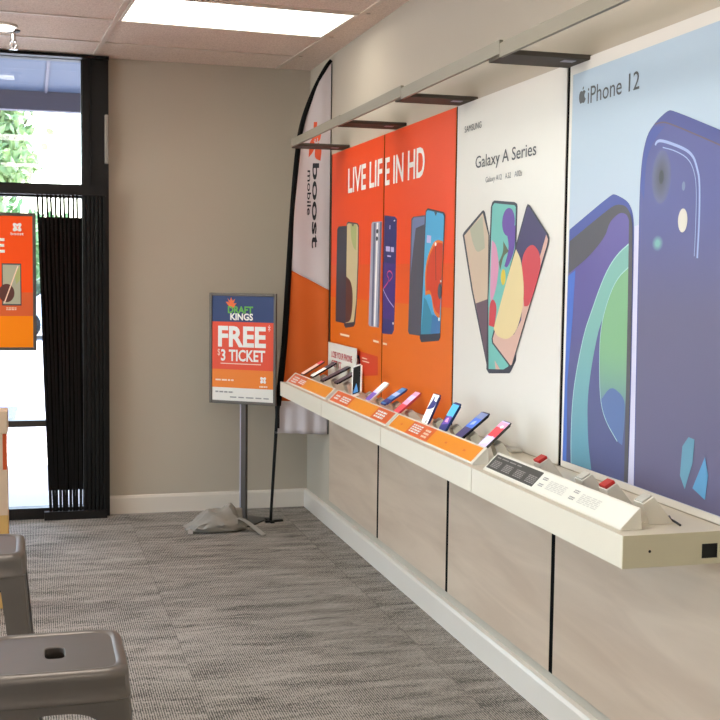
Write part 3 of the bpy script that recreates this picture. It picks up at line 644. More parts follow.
# framed posters on pole stands ------------------------------------
def sign_stand(name, label, c, half, z0, z1, plate, pole_to=None):
    """c = centre on the floor, half = half width vector; local x runs along the width, -y faces the room"""
    rz = math.atan2(half[1], half[0]); W = math.hypot(*half)
    t = thing(name, label, 'sign stand', (c[0], c[1], 0), rz)
    b = MB(); b.rbox(-plate[0], plate[0], -plate[1], plate[1], 0, .008, 'dark_metal', .002); b.build('base_plate', t)
    b = MB(); b.box(-.019, .019, -.010, .016, .008, z0+.05, 'pole_metal'); b.box(-.0192, -.012, -.0115, -.010, .01, z0, 'silver')
    b.build('pole', t)
    fw = .018; f = MB()
    for x0, x1, a, e in ((-W, -W+fw, z0, z1), (W-fw, W, z0, z1)): f.rbox(x0, x1, -.024, -.0005-.0095, a, e, 'sign_metal', .003)
    for a, e in ((z0, z0+fw), (z1-fw, z1)): f.rbox(-W+fw, W-fw, -.024, -.0005-.0095, a, e, 'sign_metal', .003)
    f.build('frame', t)
    p = MB(); p.box(-W+fw, W-fw, -.018, -.0105, z0+fw, z1-fw, 'panel_white'); p.build('poster', t)
    x0, x1, q0, q1 = -W+fw, W-fw, z0+fw, z1-fw
    to = lambda s, v, h: (x0 + s*(x1-x0), -.0182 - h, q0 + v*(q1-q0))
    return t, to, (x1-x0)/(q1-q0)
t, to, asp = sign_stand('sign_stand', 'grey pole stand framing a blue, orange and white FREE $3 TICKET poster', (1.19, 6.745), (.174, -.13), .697, 1.346, (.11, .13))
a = MB(); art(a, [('P', 'navy_ink', [(0,.755),(1,.755),(1,1),(0,1)]), ('P', 'sign_red', [(0,.30),(1,.30),(1,.755),(0,.755)]), ('P', 'sign_orange', [(0,.125),(1,.125),(1,.30),(0,.30)]),
    ('P', 'crown', [(.30,.885),(.22,.945),(.26,.945),(.285,.93),(.25,.98),(.29,.955),(.31,.99),(.335,.955),(.375,.975),(.35,.93),(.40,.935),(.345,.885)]),
    ('P', 'cream', [(.14,.352),(.80,.352),(.80,.36),(.14,.36)])], to)
a.build('artwork', t)
words(t, to, [('DRAFT','green_ink',(.26,.67,.84,.905),.035),('KINGS','wht',(.30,.67,.775,.838),.03),('FREE','wht',(.10,.88,.525,.715),.035),('*','wht',(.915,.95,.63,.735),0),('3 TICKET','wht',(.15,.87,.385,.492),.025),('$','cream',(.095,.135,.435,.495),0)], .003,
    [('cream',.78,.91,.14,.165,1),('cream',.06,.36,.19,.215,1),('textgrey',.06,.36,.075,.10,1),('textgrey',.3,.95,.03,.05,1)])
a = MB(); swirl(a, 'wht', (.84,.21), .055, lambda s, v, h: to(s, .21+(v-.21)*asp, h), .003, 'sign_orange'); a.build('emblem', t)
t, to, asp = sign_stand('sign_stand', 'silver framed orange phone poster on a stand in front of the glass door', (-.245, 6.90), (.268, 0.0), 1.01, 1.785, (.10, .13))
a = MB(); art(a, [('P', 'door_red', [(0,.24),(1,.24),(1,1),(0,1)]), ('P', 'door_orange', [(0,0),(1,0),(1,.24),(0,.24)]), ('P', 'orange_panel', [(0,.24),(1,.24),(1,.42),(0,.42)]),
    ('P', 'slate', [(.665,.32),(.875,.32),(.875,.64),(.665,.64)]), ('P', 'leaf2', [(.675,.33),(.865,.33),(.865,.63),(.675,.63)]), ('E', 'umber', (.715,.415,.085,.07)), ('P', 'leaf', [(.80,.56),(.865,.63),(.865,.52),(.82,.48)]),
    ('L', 'cream', [(.69,.34),(.84,.62)], .012)], to)
a.build('artwork', t)
words(t, to, [('FREE','wht',(.10,.70,.725,.83),.03)], .003, [('cream',.71,.82,.285,.31,2)])
words(t, to, [('boost','wht',(.765,.905,.855,.877),.01)], .003)
a = MB(); swirl(a, 'wht', (.835,.915), .055, lambda s, v, h: to(s, .915+(v-.915)*asp, h), .003, 'door_red'); a.build('emblem', t)

# feather flag ------------------------------------------------------
fd = Vector((.295, -.11, 0)).normalized(); fn = Vector((-.11, -.295, 0)).normalized()
t = thing('feather_flag', 'tall white and orange feather flag leaning against the corner on a black pole', 'flag', (1.344, 6.687, 0))
def fpt(w, z, h=0): 
    rp = (.006*math.sin(w*34 + z*2) + .004*math.sin(z*7+w*12))*min(1, w/.05)*min(1, max(0, (.335-w)/.05)) 
    if z < .8: rp += .012*math.sin(w*70)*(.8-z)/.3*min(1, max(0, (.335-w)/.05))
    v = fd*w + fn*(h + rp + .002); return (v.x, v.y, z)
FP = FLAG_POLE
def wl(z):
    for (w0, z0), (w1, z1) in zip(FP, FP[1:]):
        if z0 <= z <= z1: return w0 + (w1-w0)*(z-z0)/(z1-z0)
    return FP[-1][0] if z > 1 else 0
def straight(p, h=0): return (fd*p[0] + fn*h).to_tuple()[:2] + (p[1],)
low = [p for p in FP if p[1] < .75]
m = MB(); m.tube([straight(p, .004) for p in ((0, .012), (.037, .694))], [.0085, .0105], 'black'); m.build('pole', t, smooth=True)
m = MB(); pts = openchaikin(FP[1:], 2); m.tube([straight(p, .004) for p in pts], [.020 - .010*i/len(pts) for i in range(len(pts))], 'black_fabric', n=12); m.build('sleeve', t, smooth=True)
m = MB(); m.tube([straight((.0362, z), .004) for z in (.56, .66, .69, .70)], [.013, .013, .016, .012], 'black'); m.build('collar', t, smooth=True)
fl = MB(); nx = 22
def bl(w): return 1.466 + (1.37-1.466)*((w-.143)/.19)
def band(zlo, zhi, rows, mat):
    vs = []; fs = []
    for j in range(rows+1):
        for i in range(nx+1):
            k = j/rows; w = .1 + .23*i/nx
            for _ in range(3):
                z = zlo(w)*(1-k) + zhi(w)*k; w = wl(z) + (.334-wl(z))*i/nx
            vs.append(fpt(w, z))
    for j in range(rows):
        for i in range(nx): fs.append((j*(nx+1)+i, j*(nx+1)+i+1, (j+1)*(nx+1)+i+1, (j+1)*(nx+1)+i))
    fl.add(vs, fs, mat)
band(lambda w: bl(w), lambda w: 2.665, 46, 'flag_white'); band(lambda w: .72, lambda w: bl(w), 26, 'flag_orange'); band(lambda w: .53, lambda w: .72, 8, 'flag_white')
fo = fl.build('cloth', t, smooth=True); sm = fo.modifiers.new('thickness', 'SOLIDIFY'); sm.thickness = .0016
m = MB(); m.tube([fpt(.334, z, .001) for z in [.53 + k*.1065 for k in range(21)]], .0028, 'black', n=6); m.build('hem', t)
fto = lambda s, v, h: fpt(v, -s, h)
words(t, fto, [('boost', 'flag_ink', (-2.097, -1.611, .230, .268), .02), ('mobile', 'flag_ink', (-2.057, -1.80, .200, .222), .01)], .004)
m = MB(); L = [('S','flag_red',[(.205,2.13),(.235,2.165),(.245,2.21),(.225,2.235),(.21,2.215)]),('S','flag_red',[(.24,2.125),(.275,2.11),(.283,2.18),(.262,2.215),(.243,2.19)]),('S','flag_red',[(.222,2.235),(.245,2.215),(.275,2.225),(.281,2.30),(.255,2.285)]),
   ('S','flag_red',[(.232,2.26),(.25,2.265),(.255,2.33),(.235,2.33)]),('P','flag_white',[(.238,2.19),(.243,2.19),(.246,2.235),(.241,2.235)]),('P','flag_white',[(.252,2.2),(.257,2.2),(.26,2.24),(.255,2.24)])]
art(m, L, lambda s, v, h: fpt(s, v, h), .003); m.build('emblem', t)
m = MB()
for ang in (10, 100):
    d = Vector((math.cos(R(ang)), math.sin(R(ang)), 0)); q = Vector((-d.y, d.x, 0))*.011
    vs = [d*s*ln + q*k + Vector((0, 0, z)) for z in (0, .012) for s, ln, k in ((-1, .035, 1), (1, .075, 1), (1, .075, -1), (-1, .035, -1))]
    m.add(vs, [(0,1,2,3),(4,5,6,7),(0,1,5,4),(1,2,6,5),(2,3,7,6),(3,0,4,7)], 'black')
m.build('cross_base', t)

# weight bag at the foot of the stands -----------------------------
t = thing('weight_bag', 'slumped grey fabric weight bag with straps on the carpet under the sign', 'bag', (1.0, 6.54, 0))
bm = bmesh.new(); bmesh.ops.create_icosphere(bm, subdivisions=4, radius=1)
for v in bm.verts:
    p = v.co.copy(); x = p.x*.175; y = p.y*.10; z = max(p.z, -.55)
    top = .050 + .055*math.exp(-((p.x-.42)/.22)**2 - (p.y/.6)**2) + .032*math.exp(-((p.x+.2)/.35)**2) - .03*max(0, -p.x-.4)
    z = (z+.55)/1.55*top*1.5 + .003
    nn = noise.noise(p*3.1)*.016 + abs(noise.noise(p*6))*.014
    v.co = Vector((x*(1+.1*noise.noise(p*2)), y, z)) + p*nn*(1 if p.z > -.5 else 0)
    if v.co.z < .002: v.co.z = .002
    v.co.x -= .0
m = MB(); m.frombm(bm, 'bag_fabric'); m.build('bag', t, smooth=True)
def strip(path, w, th, mat, name, par):
    s = MB(); P = [Vector(p) for p in openchaikin3(path)]; vs = []; fs = []
    for i, p in enumerate(P):
        d = (P[min(i+1, len(P)-1)]-P[max(i-1, 0)]); sd = Vector((-d.y, d.x, 0)).normalized()*w/2; u = Vector((0, 0, th))
        vs += [p-sd, p+sd, p+sd+u, p-sd+u]
    for i in range(len(P)-1):
        for q in range(4): fs.append((i*4+q, i*4+(q+1) % 4, i*4+4+(q+1) % 4, i*4+4+q))
    fs += [(0,1,2,3), tuple(range(len(vs)-4, len(vs)))]
    s.add(vs, fs, mat); return s.build(name, par)
def openchaikin3(p, k=2):
    p = [Vector(q) for q in p]
    for _ in range(k):
        q = [p[0]]
        for a, b in zip(p, p[1:]): q += [a*.75+b*.25, a*.25+b*.75]
        p = q + [p[-1]]
    return p
strip([(.10, -.04, .075), (.14, -.06, .07), (.18, -.10, .045), (.235, -.20, .004)], .034, .004, 'strap_fabric', 'strap', t)
strip([(-.13, -.02, .03), (-.155, -.05, .018), (-.16, -.095, .003)], .028, .004, 'strap_fabric', 'strap', t)
m = MB(); m.lathe([(.008, .0), (.008, .02), (.006, .022)], 'dark_metal', c=(.075, .02, .125), n=12); m.build('valve', t)
m = MB(); m.rbox(.10, .15, -.01, .012, .06, .125, 'bag_fabric', .01); m.build('tab', t)

# ================================================================== RIGHT WALL DISPLAY
SEAM = [6.476, 5.454, 4.455, 3.442, 2.45]
def poster(yl, yr, bg, artl, txt, label, bold=.012, group=None, extra=None):
    t = thing('wall_poster', label, 'poster', (1.642, yl, .86), 0, group)
    W = yl-yr
    b = MB(); b.box(0.0, .0198, -W, 0, -.0034, 1.278, bg); b.build('board', t)
    to = lambda s, v, h: (-h, -s, v)
    def clip(sh):
        if sh[0] in 'PSL' and W: return (sh[0], sh[1], [(min(max(x, .002), W-.002), min(max(v, 0.0), 1.276)) for x, v in sh[2]]) + tuple(sh[3:])
        return sh
    if artl: art(MB_ := MB(), [clip(s) for s in artl], to).build('artwork', t)
    if txt:
        for body, mat, box in txt:
            m = MB(); text(m, body, mat, box, to, .0014, 0 if body == 'SAMSUNG' else bold if len(body) < 14 or 'A S' in body else 0)
            m.build('emblem' if body == 'APPLE' else 'lettering', t)
    return t
def bands(W, z1, z2): return [('P','band_red',[(0,z1),(W,z1),(W,1.276),(0,1.276)]),('P','band_mid',[(0,z2),(W,z2),(W,z1),(0,z1)]),('P','band_orange',[(0,0),(W,0),(W,z2),(0,z2)])]
poster(6.476, 5.462, 'band_orange', bands(1.014, .655, .474) + LEFT_ORANGE_ART, [('LIVE LIF', 'wht', LEFT_ORANGE_TXT[0][2])], 'orange poster reading LIVE LIF, showing a beige phone, farthest from viewer', .02)
poster(5.447, 4.462, 'band_orange', bands(.985, .655, .474) + RIGHT_ORANGE_ART, [('E IN HD', 'wht', RIGHT_ORANGE_TXT[0][2])], 'orange poster reading E IN HD, showing navy and sky blue phones', .02)
poster(4.446, 3.452, 'panel_white', WHITE_ART, WHITE_TXT, 'white poster with three fanned colourful phones between orange and blue posters', .004)
poster(3.430, 2.45, 'panel_white', BLUE_ART, BLUE_TXT, 'pale blue poster with two huge blue phones, nearest the viewer', .002)
# black slotted uprights in the gaps, and lower laminate panels
for i, (y, w) in enumerate([(6.487, .010), (5.4545, .0065), (4.454, .007), (3.440, .009)]):
    m = MB(); m.box(1.6435, 1.662, y-w, y+w, .857, 2.138, 'blk0'); 
    nm = ['farthest, at the flag side of the orange poster', 'between the two orange posters', 'between the orange and the white poster', 'between the white and the blue poster'][i]
    tag(m.build('slotted_upright'), 'thin black wall upright ' + nm, 'upright', 'black wall uprights')
LOW = [(6.478, 5.506), (5.478, 4.498), (4.470, 3.486), (3.457, 2.45)]
for i, (a, b) in enumerate(LOW):
    m = MB(); m.rbox(1.642, 1.6618, b, a, .158, .80, 'laminate', .002)
    tag(m.build('wall_panel'), 'pale wood grain wall panel below the ' + ['farthest shelf, beside the flag', 'shelf under the E IN HD poster', 'shelf under the white poster', 'nearest shelf with the empty stands'][i], 'wall panel', 'pale wood wall panels')
for i, y in enumerate((5.492, 4.484, 3.4715)):
    m = MB(); m.box(1.6432, 1.662, y-.0138, y+.0138, .158, .80, 'blk0')
    tag(m.build('panel_joint_strip'), 'black joint strip between lower wall panels, under the ' + ['LIVE LIFE poster seam', 'orange and white poster seam', 'white and blue poster seam'][i], 'joint strip', 'black joint strips')
# overhead rail with light arms
t = thing('overhead_rail', 'grey overhead rail with flat bracket arms along the top of the posters', 'rail', (1.37, 6.30, 2.14))
for a, b, dz in ((-.02, -1.05, .004), (-1.052, -1.98, .0), (-1.982, -2.96, -.010), (-2.962, -6.3, -.021)):
    m = MB(); m.box(-.008, .004, b, a, .005+dz, .047+dz, 'rail_metal'); m.build('rail_bar', t)
for y in (-.05, -1.05, -1.945, -2.925):
    dz = .004 if y > -1.5 else (-.004 if y > -2.4 else -.016)
    m = MB(); m.rbox(.004, .2915, y-.08, y+.08, .003+dz, .018+dz, 'bracket_metal', .003); ar = m.build('bracket_arm', t)
    m = MB(); m.box(.20, .24, y-.05, y-.02, .0015+dz, .003+dz, 'silver'); m.build('label_plate', ar)

# shelves -----------------------------------------------------------
SH = [(6.43, 5.4625, 'farthest white display shelf, under the LIVE LIF poster'), (5.4575, 4.4625, 'white display shelf under the E IN HD poster'), (4.4575, 3.4525, 'white display shelf under the white phone poster'), (3.4475, 2.456, 'nearest white display shelf, with a square hole in its end')]
for i, (a, b, lab) in enumerate(SH):
    t = thing('display_shelf', lab, 'shelf', (1.642, a, .778), 0, 'white display shelves'); W = a-b
    m = MB(); m.prism([(-.300, 0), (-.300, .079), (-.292, .079), (-.290, .0765), (0, .0765), (0, 0)], -W+(.004 if i == 3 else 0), 0, 'shelf_white'); m.build('tray', t)
    if i == 3:
        bm = bmesh.new(); e = MB()
        x0, x1, z0, z1 = -.3, -.0, -.0, .079; hx0, hx1, hz0, hz1 = -.088, -.044, .014, .050
        vs = [(x0,-W,z0),(x1,-W,z0-.0),(x1,-W,z1),(x0,-W,z1),(hx0,-W,hz0),(hx1,-W,hz0),(hx1,-W,hz1),(hx0,-W,hz1)]
        vs += [(x, y+.0038, z) for x, y, z in vs]
        fs = [(0,1,5,4),(1,2,6,5),(2,3,7,6),(3,0,4,7)]; fs += [tuple(q+8 for q in f) for f in fs] + [(0,1,9,8),(1,2,10,9),(2,3,11,10),(3,0,8,11),(4,5,13,12),(5,6,14,13),(6,7,15,14),(7,4,12,15)]
        bm.free(); e.add(vs, fs, 'shelf_end'); cap = e.build('end_cap', t)
        e = MB(); e.box(hx0, hx1, -W+.002, -W+.0037, hz0, hz1, 'black'); e.build('cable_hole', cap)
        e = MB(); e.lathe([(.0035, 0), (.0035, .001)], 'black', n=12); o = e.build('screw', cap); o.location = (-.229, -W-.0002, .039); o.rotation_euler = (R(90), 0, 0)
TOP = .8552
def strip_holder(a, b, i, label):
    t = thing('price_strip', label, 'price strip', (1.37, a, TOP), 0, 'price strips along the shelf front'); W = a-b
    m = MB(); m.prism([(0, 0), (.0, .004), (.049, .0525), (.052, .0535), (.057, .0)], -W, 0, 'stand_plastic'); m.build('holder', t)
    dx, dz = .049, .0485; L = math.hypot(dx, dz); nx_, nz_ = -dz/L, dx/L
    to = lambda s, v, h: (v*dx/L + nx_*h, -s, .004 + v*dz/L + nz_*h)
    face = MB()
    def gb(mat, a, b_, c, d, rows, to_, h, sd):
        q = MB(); glyph_bars(q, mat, a, b_, c, d, rows, to_, .0016, sd); q.build('fine_print', t)
    if i == 0:
        art(face, [('P','orange_paper',[(.03,.004),(W-.02,.004),(W-.02,L-.004),(.03,L-.004)]),('P','redorange_paper',[(.03,.004),(W*.38,.004),(W*.38,L-.004),(.03,L-.004)])], to)
        gb('wht', .08, .20, .012, .056, 3, to, .004, 1); gb('wht', .24, .36, .02, .05, 3, to, .004, 2)
    elif i == 1:
        art(face, [('P','orange_paper',[(.02,.004),(W-.02,.004),(W-.02,L-.004),(.02,L-.004)]),('P','redorange_paper',[(.02,.004),(W*.35,.004),(W*.35,L-.004),(.02,L-.004)]),('P','redorange_paper',[(W*.74,.004),(W-.02,.004),(W-.02,L-.004),(W*.74,L-.004)])], to)
        gb('wht', .06, .13, .02, .05, 2, to, .004, 5); gb('wht', .17, .31, .018, .052, 3, to, .004, 6); gb('wht', W*.77, W*.9, .016, .056, 3, to, .004, 7)
    elif i == 2:
        art(face, [('P','orange_paper',[(.01,.004),(W-.02,.004),(W-.02,L-.004),(.01,L-.004)]),('P','redorange_paper',[(W*.23,.004),(W*.5,.004),(W*.5,L-.004),(W*.23,L-.004)])], to)
        gb('wht', W*.25, W*.37, .018, .058, 4, to, .004, 8); gb('cream', W*.41, W*.47, .014, .056, 3, to, .004, 9)
        for s in (.12, .66, .85): gb('redorange_paper', W*s, W*s+.02, .028, .04, 1, to, .004, 3)
    else:
        art(face, [('P','paper',[(.005,.003),(W-.005,.003),(W-.005,L-.003),(.005,L-.003)]),('P','charcoal',[(.01,.008),(W*.40,.008),(W*.40,L-.006),(.01,L-.006)])], to)
        gb('textgrey', .03, W*.24, .052, .058, 1, to, .004, 1)
        for k in range(4): gb('textgrey', .03+k*.088, .09+k*.088, .016, .044, 5, to, .004, 10+k)
        for s in (.425, .645):
            gb('textgrey', W*s, W*s+.03, .042, .054, 2, to, .004, 20); gb('textgrey', W*s, W*s+.03, .019, .031, 2, to, .004, 21)
            gb('faint', W*s+.05, W*s+.16, .018, .05, 6, to, .004, 22)
    face.build('printed_card', t)
strip_holder(6.40, 5.49, 0, 'orange price strip on the farthest display shelf')
strip_holder(5.44, 4.475, 1, 'orange price strip with red-orange ends on the shelf under E IN HD')
strip_holder(4.46, 3.515, 2, 'plain orange price strip with one red-orange block, under the white poster')
strip_holder(3.42, 2.52, 3, 'black and white price strip on the nearest display shelf')

# phones and their security stands ---------------------------------
def stand(x, y, h, label, mat='stand_plastic', sensor=None, w=.05, back=.068, group='security stands with phones'):
    t = thing('phone_stand', label, 'phone stand', (x, y, TOP), 0, group)
    k = h/.069
    m = MB(); m.prism([(0, 0), (-.019*k, .052*k), (.010*k, .069*k), (back, 0)], -w/2, w/2, mat); m.build('wedge', t)
    ang = math.atan2(.017, .029); M4 = Matrix.Translation((-.019*k, 0, .052*k)) @ Matrix.Rotation(-ang, 4, 'Y')
    m = MB(); m.rbox(.002, .033*k, -w/2+.006, w/2-.006, .0004, .010 if sensor else .005, sensor or 'stand_grey', .002, mtx=M4); s = m.build('sensor', t)
    if sensor: s['label'] = 'red sensor block'
    return t
def phone(x, y, z, ang, L, label, body='screen_black', screen=(), W=.074, yaw=0, roll=0):
    t = thing('phone', label, 'phone', (x, y, z), 0, 'display phones on the shelves')
    t.rotation_euler = (Matrix.Rotation(R(yaw), 3, 'Z') @ Matrix.Rotation(-R(ang), 3, 'Y') @ Matrix.Rotation(R(roll), 3, 'Z')).to_euler()
    m = MB(); bm = bmesh.new(); bmesh.ops.create_cube(bm, size=1)
    for v in bm.verts: v.co = Vector(((v.co.x+.5)*L, v.co.y*W, v.co.z*.0085))
    bmesh.ops.bevel(bm, geom=[e for e in bm.edges if abs(e.verts[0].co.z-e.verts[1].co.z) > .001], offset=.009, segments=4, affect='EDGES')
    bmesh.ops.bevel(bm, geom=[e for e in bm.edges if abs(e.verts[0].co.z-e.verts[1].co.z) < .0001 and len(e.link_faces) == 2 and e.calc_face_angle() > .5], offset=.0022, segments=2, affect='EDGES')
    m.frombm(bm, body); m.build('body', t, smooth=True)
    to = lambda s, v, h: (v, W/2-s, .00425 + h)     # s across, v up the phone
    a = MB(); art(a, [(k[0], lit_ink(k[1]), [(q[0]*W, q[1]*L) for q in k[2]] if k[0] in 'PSL' else (k[2][0]*W, k[2][1]*L, k[2][2]*W, k[2][3]*L)) for k in screen], to, .0003, .0002); a.build('screen', t)
    m = MB(); m.rbox(L*.72, L*.93, -W*.38, -W*.05, -.0062, -.0042, body, .001); m.build('camera_bump', t)
    return t
FULL = lambda c: ('P', c, [(.05,.03),(.95,.03),(.95,.97),(.05,.97)])
def blk(c, a, b): return ('P', c, [(.05,a),(.95,a),(.95,b),(.05,b)])
phone(1.437, 4.192, .899, 66, .125, 'white and navy patterned phone standing most upright on its stand', 'navy', [FULL('wht'), ('S','navy',[(.05,.45),(.6,.5),(.95,.58),(.95,.92),(.55,.80),(.40,.97),(.3,.75)]), ('S','textgrey',[(.5,.05),(.8,.05),(.7,.2)]), ('S','wht',[(.55,.78),(.9,.75),(.9,.95),(.6,.95)])], W=.078)
phone(1.438, 4.003, .895, 59, .122, 'phone with sky blue and violet screen, second in the white poster row', 'navy_ink', [FULL('navy'), blk('sky', .52, .93), ('S','purple',[(.1,.2),(.9,.3),(.8,.55),(.2,.5)]), ('S','rose',[(.3,.32),(.7,.32),(.6,.48),(.35,.45)])])
phone(1.436, 3.842, .890, 39, .145, 'long dark phone with a deep blue screen, third in the white poster row', 'screen_black', [FULL('dusk'), blk('cobalt', .42, .75), blk('bluegrey', .75, .95), ('S','ice',[(.3,.5),(.7,.55),(.6,.68),(.3,.62)])])
phone(1.435, 3.610, .892, 42, .130, 'phone with a pink and red glowing screen, nearest of all the phones', 'charcoal', [FULL('lilac'), blk('redprint2', .42, .75), blk('rose', .75, .93), ('S','lavender',[(.1,.1),(.8,.2),(.7,.45),(.15,.35)]), ('E','wht',(.6,.78,.14,.05))])
for y, lab in ((4.192, 'grey wedge stand under the upright white and navy phone'), (4.003, 'grey wedge stand under the sky blue and violet phone'), (3.842, 'grey wedge stand under the long deep blue phone'), (3.61, 'grey wedge stand under the pink and red phone')):
    up = y > 3.9; stand(1.492 if up else 1.494, y, .060 if not up else .064, lab, 'stand_plastic', w=.045, back=.05)
phone(1.472, 5.290, .893, 64, .165, 'white edged phone tilted on its corner before the red sticker', 'white', [('P','blk',[(.12,.06),(.88,.06),(.88,.95),(.12,.95)]), ('S','steelblue',[(.15,.1),(.7,.1),(.5,.4)])], yaw=30, roll=22, W=.06)
phone(1.448, 5.029, .896, 41, .125, 'white phone with a purple lower half beside the tilted phone', 'white', [FULL('wht'), blk('purple', .03, .42), blk('lilac', .42, .55)])
phone(1.470, 4.860, .899, 33, .125, 'slim blue phone lying low on the shelf under E IN HD', 'bluebody', [FULL('steelblue'), blk('navy', .1, .3), blk('ice', .5, .7)])
phone(1.438, 4.567, .896, 40, .132, 'slim coral pink phone at the near end of the E IN HD shelf', 'redprint2', [FULL('rose'), blk('redprint2', .03, .4), blk('lilac', .6, .8)])
for y, lab, x in ((5.29, 'wedge stand under the corner tilted white phone', 1.535), (5.029, 'wedge stand under the white and purple phone', 1.51), (4.86, 'wedge stand under the slim blue phone', 1.535), (4.567, 'wedge stand under the coral pink phone', 1.5)):
    stand(x, y, .054, lab, 'stand_plastic', w=.05, back=.06)
phone(1.452, 6.365, .899, 31, .145, 'reddish brown phone on the farthest end of the shelves', 'umber', [FULL('pinkpale'), blk('redprint2', .75, .97)])
phone(1.470, 6.215, .899, 30, .155, 'black and white phone second from the flag', 'screen_black', [FULL('paper'), blk('slate', .6, .97)])
phone(1.466, 5.965, .900, 26, .168, 'long black phone in front of the white card', 'screen_black', [FULL('slate')])
phone(1.494, 5.780, .904, 28, .138, 'black phone nearest the viewer on the farthest shelf', 'screen_black', [FULL('slate')])
for y, lab, x in ((6.365, 'white wedge stand under the reddish brown phone', 1.525), (6.215, 'white wedge stand under the black and white phone', 1.54), (5.965, 'white wedge stand under the long black phone', 1.54), (5.78, 'white wedge stand under the nearest black phone of the farthest shelf', 1.56)):
    stand(x, y, .054, lab, 'stand_plastic', w=.07, back=.07)
for y, lab, sn in ((3.205, 'empty white stand with red sensor, farther of the red ones', 'red_sensor'), (2.925, 'empty white stand between the two red sensor stands', None), (2.782, 'empty white stand with red sensor, nearer of the red ones', 'red_sensor'), (2.592, 'empty white stand nearest the end of the shelf', None)):
    stand(1.474, y, .069, lab, 'stand_plastic', sn, w=.05, back=.068, group='empty security stands')
# small things lying on the shelves
t = thing('standing_card', 'white card with red print leaning on the orange poster', 'card', (1.617, 6.425, TOP))
m = MB(); m.box(0, .003, -.60, 0, .0, .225, 'paper'); m.build('card', t)
words(t, lambda s, v, h: (-h, -s, v), [('LOSE YOUR PHONE', 'redprint2', (.08, .52, .145, .180), .02), ('GET IT', 'redprint2', (.08, .30, .095, .130), .02)], .0012)
m = MB(); m.rbox(1.592, 1.634, 3.715, 3.79, TOP, TOP+.014, 'stand_grey', .005); tag(m.build('sensor_pad'), 'small grey pad lying on the shelf behind the black price strip', 'pad')
m = MB(); m.tube([(1.538, 2.53, TOP+.0035), (1.545, 2.56, TOP+.0035), (1.552, 2.60, TOP+.0035), (1.566, 2.63, TOP+.0035)], .003, 'cable'); tag(m.build('cable_end'), 'short dark cable end lying on the nearest shelf beside the last stand', 'cable')
# ================================================================== LEFT FOREGROUND
t = thing('display_plinth', 'pale wood display plinth with an orange side panel at the left edge', 'display plinth', (-.105, 5.2, 0))
m = MB(); m.rbox(-.75, 0, 0, .14, .764, .862, 'maple', .004); m.build('top_block', t)
m = MB(); m.box(-.735, -.006, .012, .135, .607, .764, 'orange_panel'); m.build('orange_panel', t)
m = MB(); m.box(-.30, -.022, .0, .0118, .607, .764, 'maple'); m.build('front_rail', t)
m = MB(); m.rbox(-.75, -.002, .0, .14, .41, .607, 'maple', .003); m.build('lower_block', t)
m = MB(); m.rbox(-.74, -.001, .005, .135, .0, .41, 'gold_wood', .003); m.build('base', t)

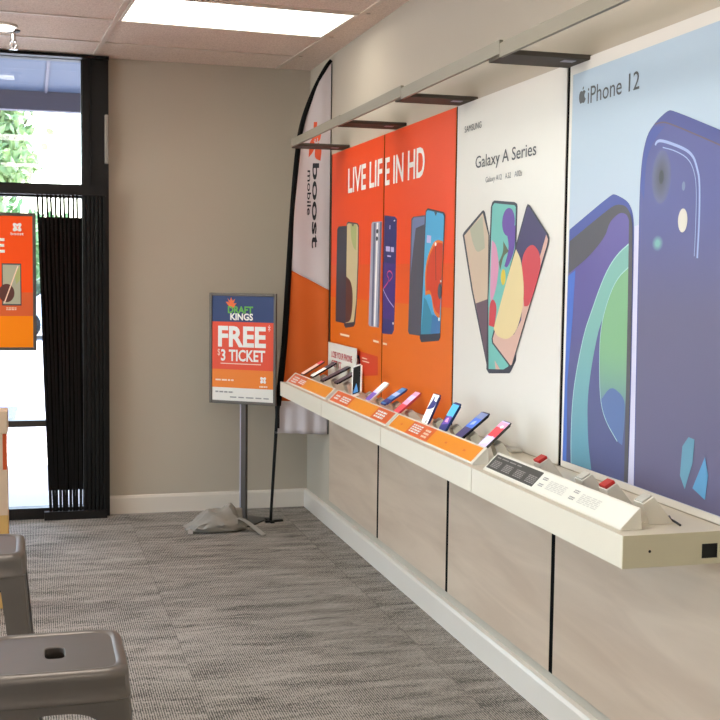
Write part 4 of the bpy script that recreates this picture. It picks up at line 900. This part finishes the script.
def sup(e, r, n=56):
    out = []
    for k in range(n):
        a = 2*math.pi*k/n; c, s = math.cos(a), math.sin(a)
        q = (abs(c)**e + abs(s)**e)**(-1/e); out.append((r*q*c, r*q*s))
    return out
def make_stool(label):
    t = thing('metal_stool', label, 'stool', (.04, 2.50, 0), 0, 'metal stools')
    H = .662; n = 56
    rings = [(4, .020, -.012, 1.9), (4, .020, -.002, 1.9), (4, .0215, 0, 1.85), (4, .025, 0, 1.7), (9, .119, 0, 1), (9, .122, 0, 1), (9, .126, .0035, 1), (9, .133, .004, 1), (9, .140, .001, 1), (9, .1455, -.006, 1), (9, .147, -.016, 1), (9, .1475, -.030, 1), (9, .1485, -.050, 1), (9, .1505, -.053, 1), (9, .151, -.060, 1), (9, .148, -.062, 1), (7, .148, -.05, 1), (7, .145, -.02, 1), (7, .11, -.006, 1)]
    vs = []; fs = []
    for e, r, z, sy in rings: vs += [(x, y*sy, H+z) for x, y in sup(e, r)]
    for j in range(len(rings)-1):
        for k in range(n): fs.append((j*n+k, j*n+(k+1) % n, (j+1)*n+(k+1) % n, (j+1)*n+k))
    m = MB(); m.add(vs, fs, 'stool_metal'); m.build('seat', t, smooth=True)
    m = MB(); m.box(-.06, .06, -.06, .06, H-.06, H-.05, 'black'); m.build('underplate', t)
    for sx in (-1, 1):
        for sy in (-1, 1):
            m = MB(); vs = []; fs = []; N = 10
            for j in range(N+1):
                k = j/N; z = H-.058 - (H-.058)*k; c = .147 + .052*k; w = .072 - .026*k; th = .003; r = .016
                prof = [(c-w, c), (c-r, c), (c-r*.3, c-r*.3), (c, c-r), (c, c-w), (c-th, c-w), (c-th, c-r), (c-r*.3-th*.7, c-r*.3-th*.7), (c-r, c-th), (c-w, c-th)]
                vs += [(sx*a, sy*b, z) for a, b in prof]
            P = 10
            for j in range(N):
                for q in range(P): fs.append((j*P+q, j*P+(q+1) % P, (j+1)*P+(q+1) % P, (j+1)*P+q))
            fs += [tuple(range(P)), tuple(range(N*P, N*P+P))]
            m.add(vs, fs, 'stool_metal'); lg = m.build('leg', t, smooth=True)
            f = MB(); f.box(sx*.199 - .024 - .0, sx*.199 + .024, sy*.199-.024, sy*.199+.024, 0, .006, 'rubber'); f.v = [(x - sx*.016, y - sy*.016, z) for x, y, z in f.v]; f.build('rubber_foot', lg)
    # arched aprons between the legs
    for a in range(4):
        m = MB(); top = []; bot = []; N = 16
        for j in range(N+1):
            x = -.095 + .19*j/N; d = abs(x)/.095; top.append((x, -.1455, H-.058)); bot.append((x, -.147, H-.058-.022-.028*d**3))
        vs = top + bot + [(x, y+.003, z) for x, y, z in top + bot]; q = N+1; fs = []
        for j in range(N): fs += [(j, j+1, q+j+1, q+j), (2*q+j, 2*q+j+1, 3*q+j+1, 3*q+j), (q+j, q+j+1, 3*q+j+1, 3*q+j)]
        M4 = Matrix.Rotation(a*math.pi/2, 4, 'Z'); m.add([M4 @ Vector(v) for v in vs], fs, 'stool_metal'); m.build('apron', t)
        s = MB(); zz = .22; c = .147 + .052*(H-.058-zz)/(H-.058) - .004
        s.box(-c+.03, c-.03, -c-.001, -c+.004, zz-.014, zz+.014, 'stool_metal', M4); s.build('foot_rail', t)
    for sg in (-1, 1):
        m = MB(); m.tube([(-.137, -.137*sg, H-.13), (0, 0, H-.085 + sg*.006), (.137, .137*sg, H-.13)], .0065, 'black'); m.build('cross_brace', t)
    return t
st = make_stool('grey-brown metal stool with a hand slot, nearest the viewer')
s2 = copy_tree(st); s2.location = (-.172, 3.535, 0); s2['label'] = 'grey-brown metal stool cut by the left edge, behind the nearer stool'
